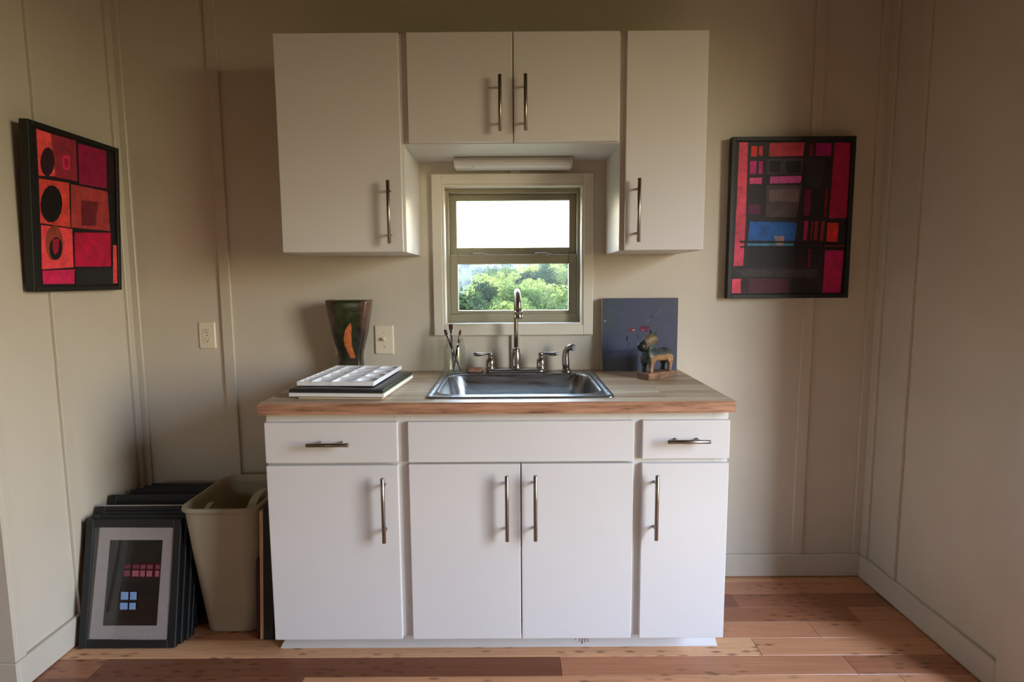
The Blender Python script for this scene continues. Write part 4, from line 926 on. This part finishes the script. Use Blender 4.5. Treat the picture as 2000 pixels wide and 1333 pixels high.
def crown(seed, mat, tall=1.0, nleaf=230, ls=.26):
    rg = random.Random(seed); bm = bmesh.new()
    for b in range(16):
        a = rg.uniform(0, 2 * PI); q = rg.uniform(.0, 1.0) ** .6; zz = rg.uniform(-.8, 1.0)
        rr_ = 2.1 * q * math.sqrt(max(.1, 1 - zz * zz * .8)); c_ = Vector((rr_ * math.cos(a), rr_ * math.sin(a), 3.9 + zz * 1.9 * tall)); br = rg.uniform(.7, 1.25)
        for k in range(nleaf):
            n_ = Vector((rg.gauss(0, 1), rg.gauss(0, 1), rg.gauss(0, 1))).normalized()
            if n_.z < -.5: continue
            p = c_ + n_ * br * rg.uniform(.72, 1.08); t_ = n_.cross(Vector((rg.gauss(0, 1), rg.gauss(0, 1), rg.gauss(0, 1)))).normalized(); u_ = (n_ + Vector((rg.gauss(0, .5), rg.gauss(0, .5), rg.gauss(0, .5)))).cross(t_).normalized(); s_ = ls * rg.uniform(.6, 1.2)
            bm.faces.new((bm.verts.new(p - t_ * s_ * .5), bm.verts.new(p + t_ * s_ * .5), bm.verts.new(p + u_ * s_)))
    me = bpy.data.meshes.new('crown'); bm.to_mesh(me); bm.free(); me.materials.append(mat); return me
crowns = [[crown(10 * k + j, LEAF[k], 1.0 + .25 * (k == 2)) for j in range(2)] for k in range(3)]
tb = bmesh.new(); tube(tb, [(0, 0, -.8), (0, 0, 1.5), (.1, .05, 3.0), (.05, .1, 4.4)], [.22, .17, .12, .05], 7); tm = bpy.data.meshes.new('trunk'); tb.to_mesh(tm); tb.free(); tm.materials.append(BARK)
rg = random.Random(5); ntree = 0
LAB = (('pale yellow-green tree on the sunny slope beyond the window', 'bushy mid-green tree on the slope beyond the window', 'taller dark green tree on the slope beyond the window'),
       ('pale distant tree on the far hill beyond the window', 'mid-green distant tree on the far hill beyond the window', 'dark distant tree on the far hill beyond the window'))
ORD = ('nearest', 'second', 'third', 'fourth', 'fifth', 'sixth', 'seventh', 'eighth', 'ninth', 'tenth', 'eleventh', 'twelfth', 'thirteenth', 'fourteenth', 'fifteenth', 'sixteenth', 'seventeenth', 'eighteenth', 'nineteenth', 'twentieth')
COLW = ('past left', 'leftmost', 'left', 'left of centre', 'central', 'right of centre', 'right', 'rightmost', 'past right')
KND = (('pale yellow-green tree', 'bushy mid-green tree', 'dark green tree'), ('pale distant tree', 'mid-green distant tree', 'dark distant tree'))
frow = 0
def tree(az, d, far):
    global ntree
    k = rg.choices((0, 1, 2), (4, 3, 2))[0]; s = rg.uniform(.75, 1.15) * (1.5 if far else 1.0)
    e = bpy.data.objects.new('tree', None); C.objects.link(e); e.location = (math.sin(R(az)) * d, -2.4 + math.cos(R(az)) * d, ground(az, d))
    e.rotation_euler = (0, 0, rg.uniform(0, 6.28)); e.scale = (s * rg.uniform(.9, 1.2), s * rg.uniform(.9, 1.2), s)
    ci = max(0, min(8, int((az + 5.6) / 1.6) + 1)) if az > -5.6 else 0
    e['label'] = '%s, %s in the window view, %s row of the %s' % (KND[far][k], COLW[ci], ORD[min(19, frow)], 'far hill' if far else 'near slope')
    e['category'] = 'tree'; e['group'] = ('pale', 'mid-green', 'dark')[k] + (' distant trees on the far hill' if far else ' trees on the near slope')
    a = bpy.data.objects.new('crown', rg.choice(crowns[k])); C.objects.link(a); a.parent = e
    b = bpy.data.objects.new('trunk', tm); C.objects.link(b); b.parent = e; ntree += 1
d = 32.0
while d < 165:
    st_ = 3.6 / d * 57.3; az = -27 + rg.uniform(0, st_)
    while az < 27:
        if e_prof(d) < cap(az) + .2 and not (abs(az) > 7 and d < 60 and frow % 2): tree(az + rg.uniform(-.2, .2) * st_, d + rg.uniform(-1.2, 1.2), 0)
        az += st_ * rg.uniform(.85, 1.25) * (1 + min(2.4, max(0, abs(az) - 6.5) * .8))
    d += 4.2 + d * .035; frow += 1
nn_ = ntree; frow = 0
d = 250.0
while d < 425:
    st_ = 6.5 / d * 57.3; az = -7.5 + rg.uniform(0, st_)
    while az < 3 and ntree - nn_ < 290:
        if cap(az) < 1.7 and az < 4: tree(az, d + rg.uniform(-3, 3), 1)
        az += st_ * rg.uniform(.8, 1.3)
    d += 13; frow += 1
# thin valley haze: a real scattering volume over the slope
hz_ = bpy.data.materials.new('valley_haze'); hz_.use_nodes = True; t = hz_.node_tree; t.nodes.clear()
out = t.nodes.new('ShaderNodeOutputMaterial'); vsn = t.nodes.new('ShaderNodeVolumeScatter'); vsn.inputs['Color'].default_value = (.86, .93, 1.0, 1); vsn.inputs['Density'].default_value = .0002; vsn.inputs['Anisotropy'].default_value = .2
t.links.new(vsn.outputs[0], out.inputs['Volume'])
bm = bmesh.new(); chbox(bm, (-140, 28, -60), (140, 470, 45)); hv = obj('haze', bm, hz_); tag(hv, 'thin bluish haze hanging over the far valley beyond the window', 'haze'); hv['kind'] = 'stuff'
print('trees', nn_, ntree, 'planks', cnt)
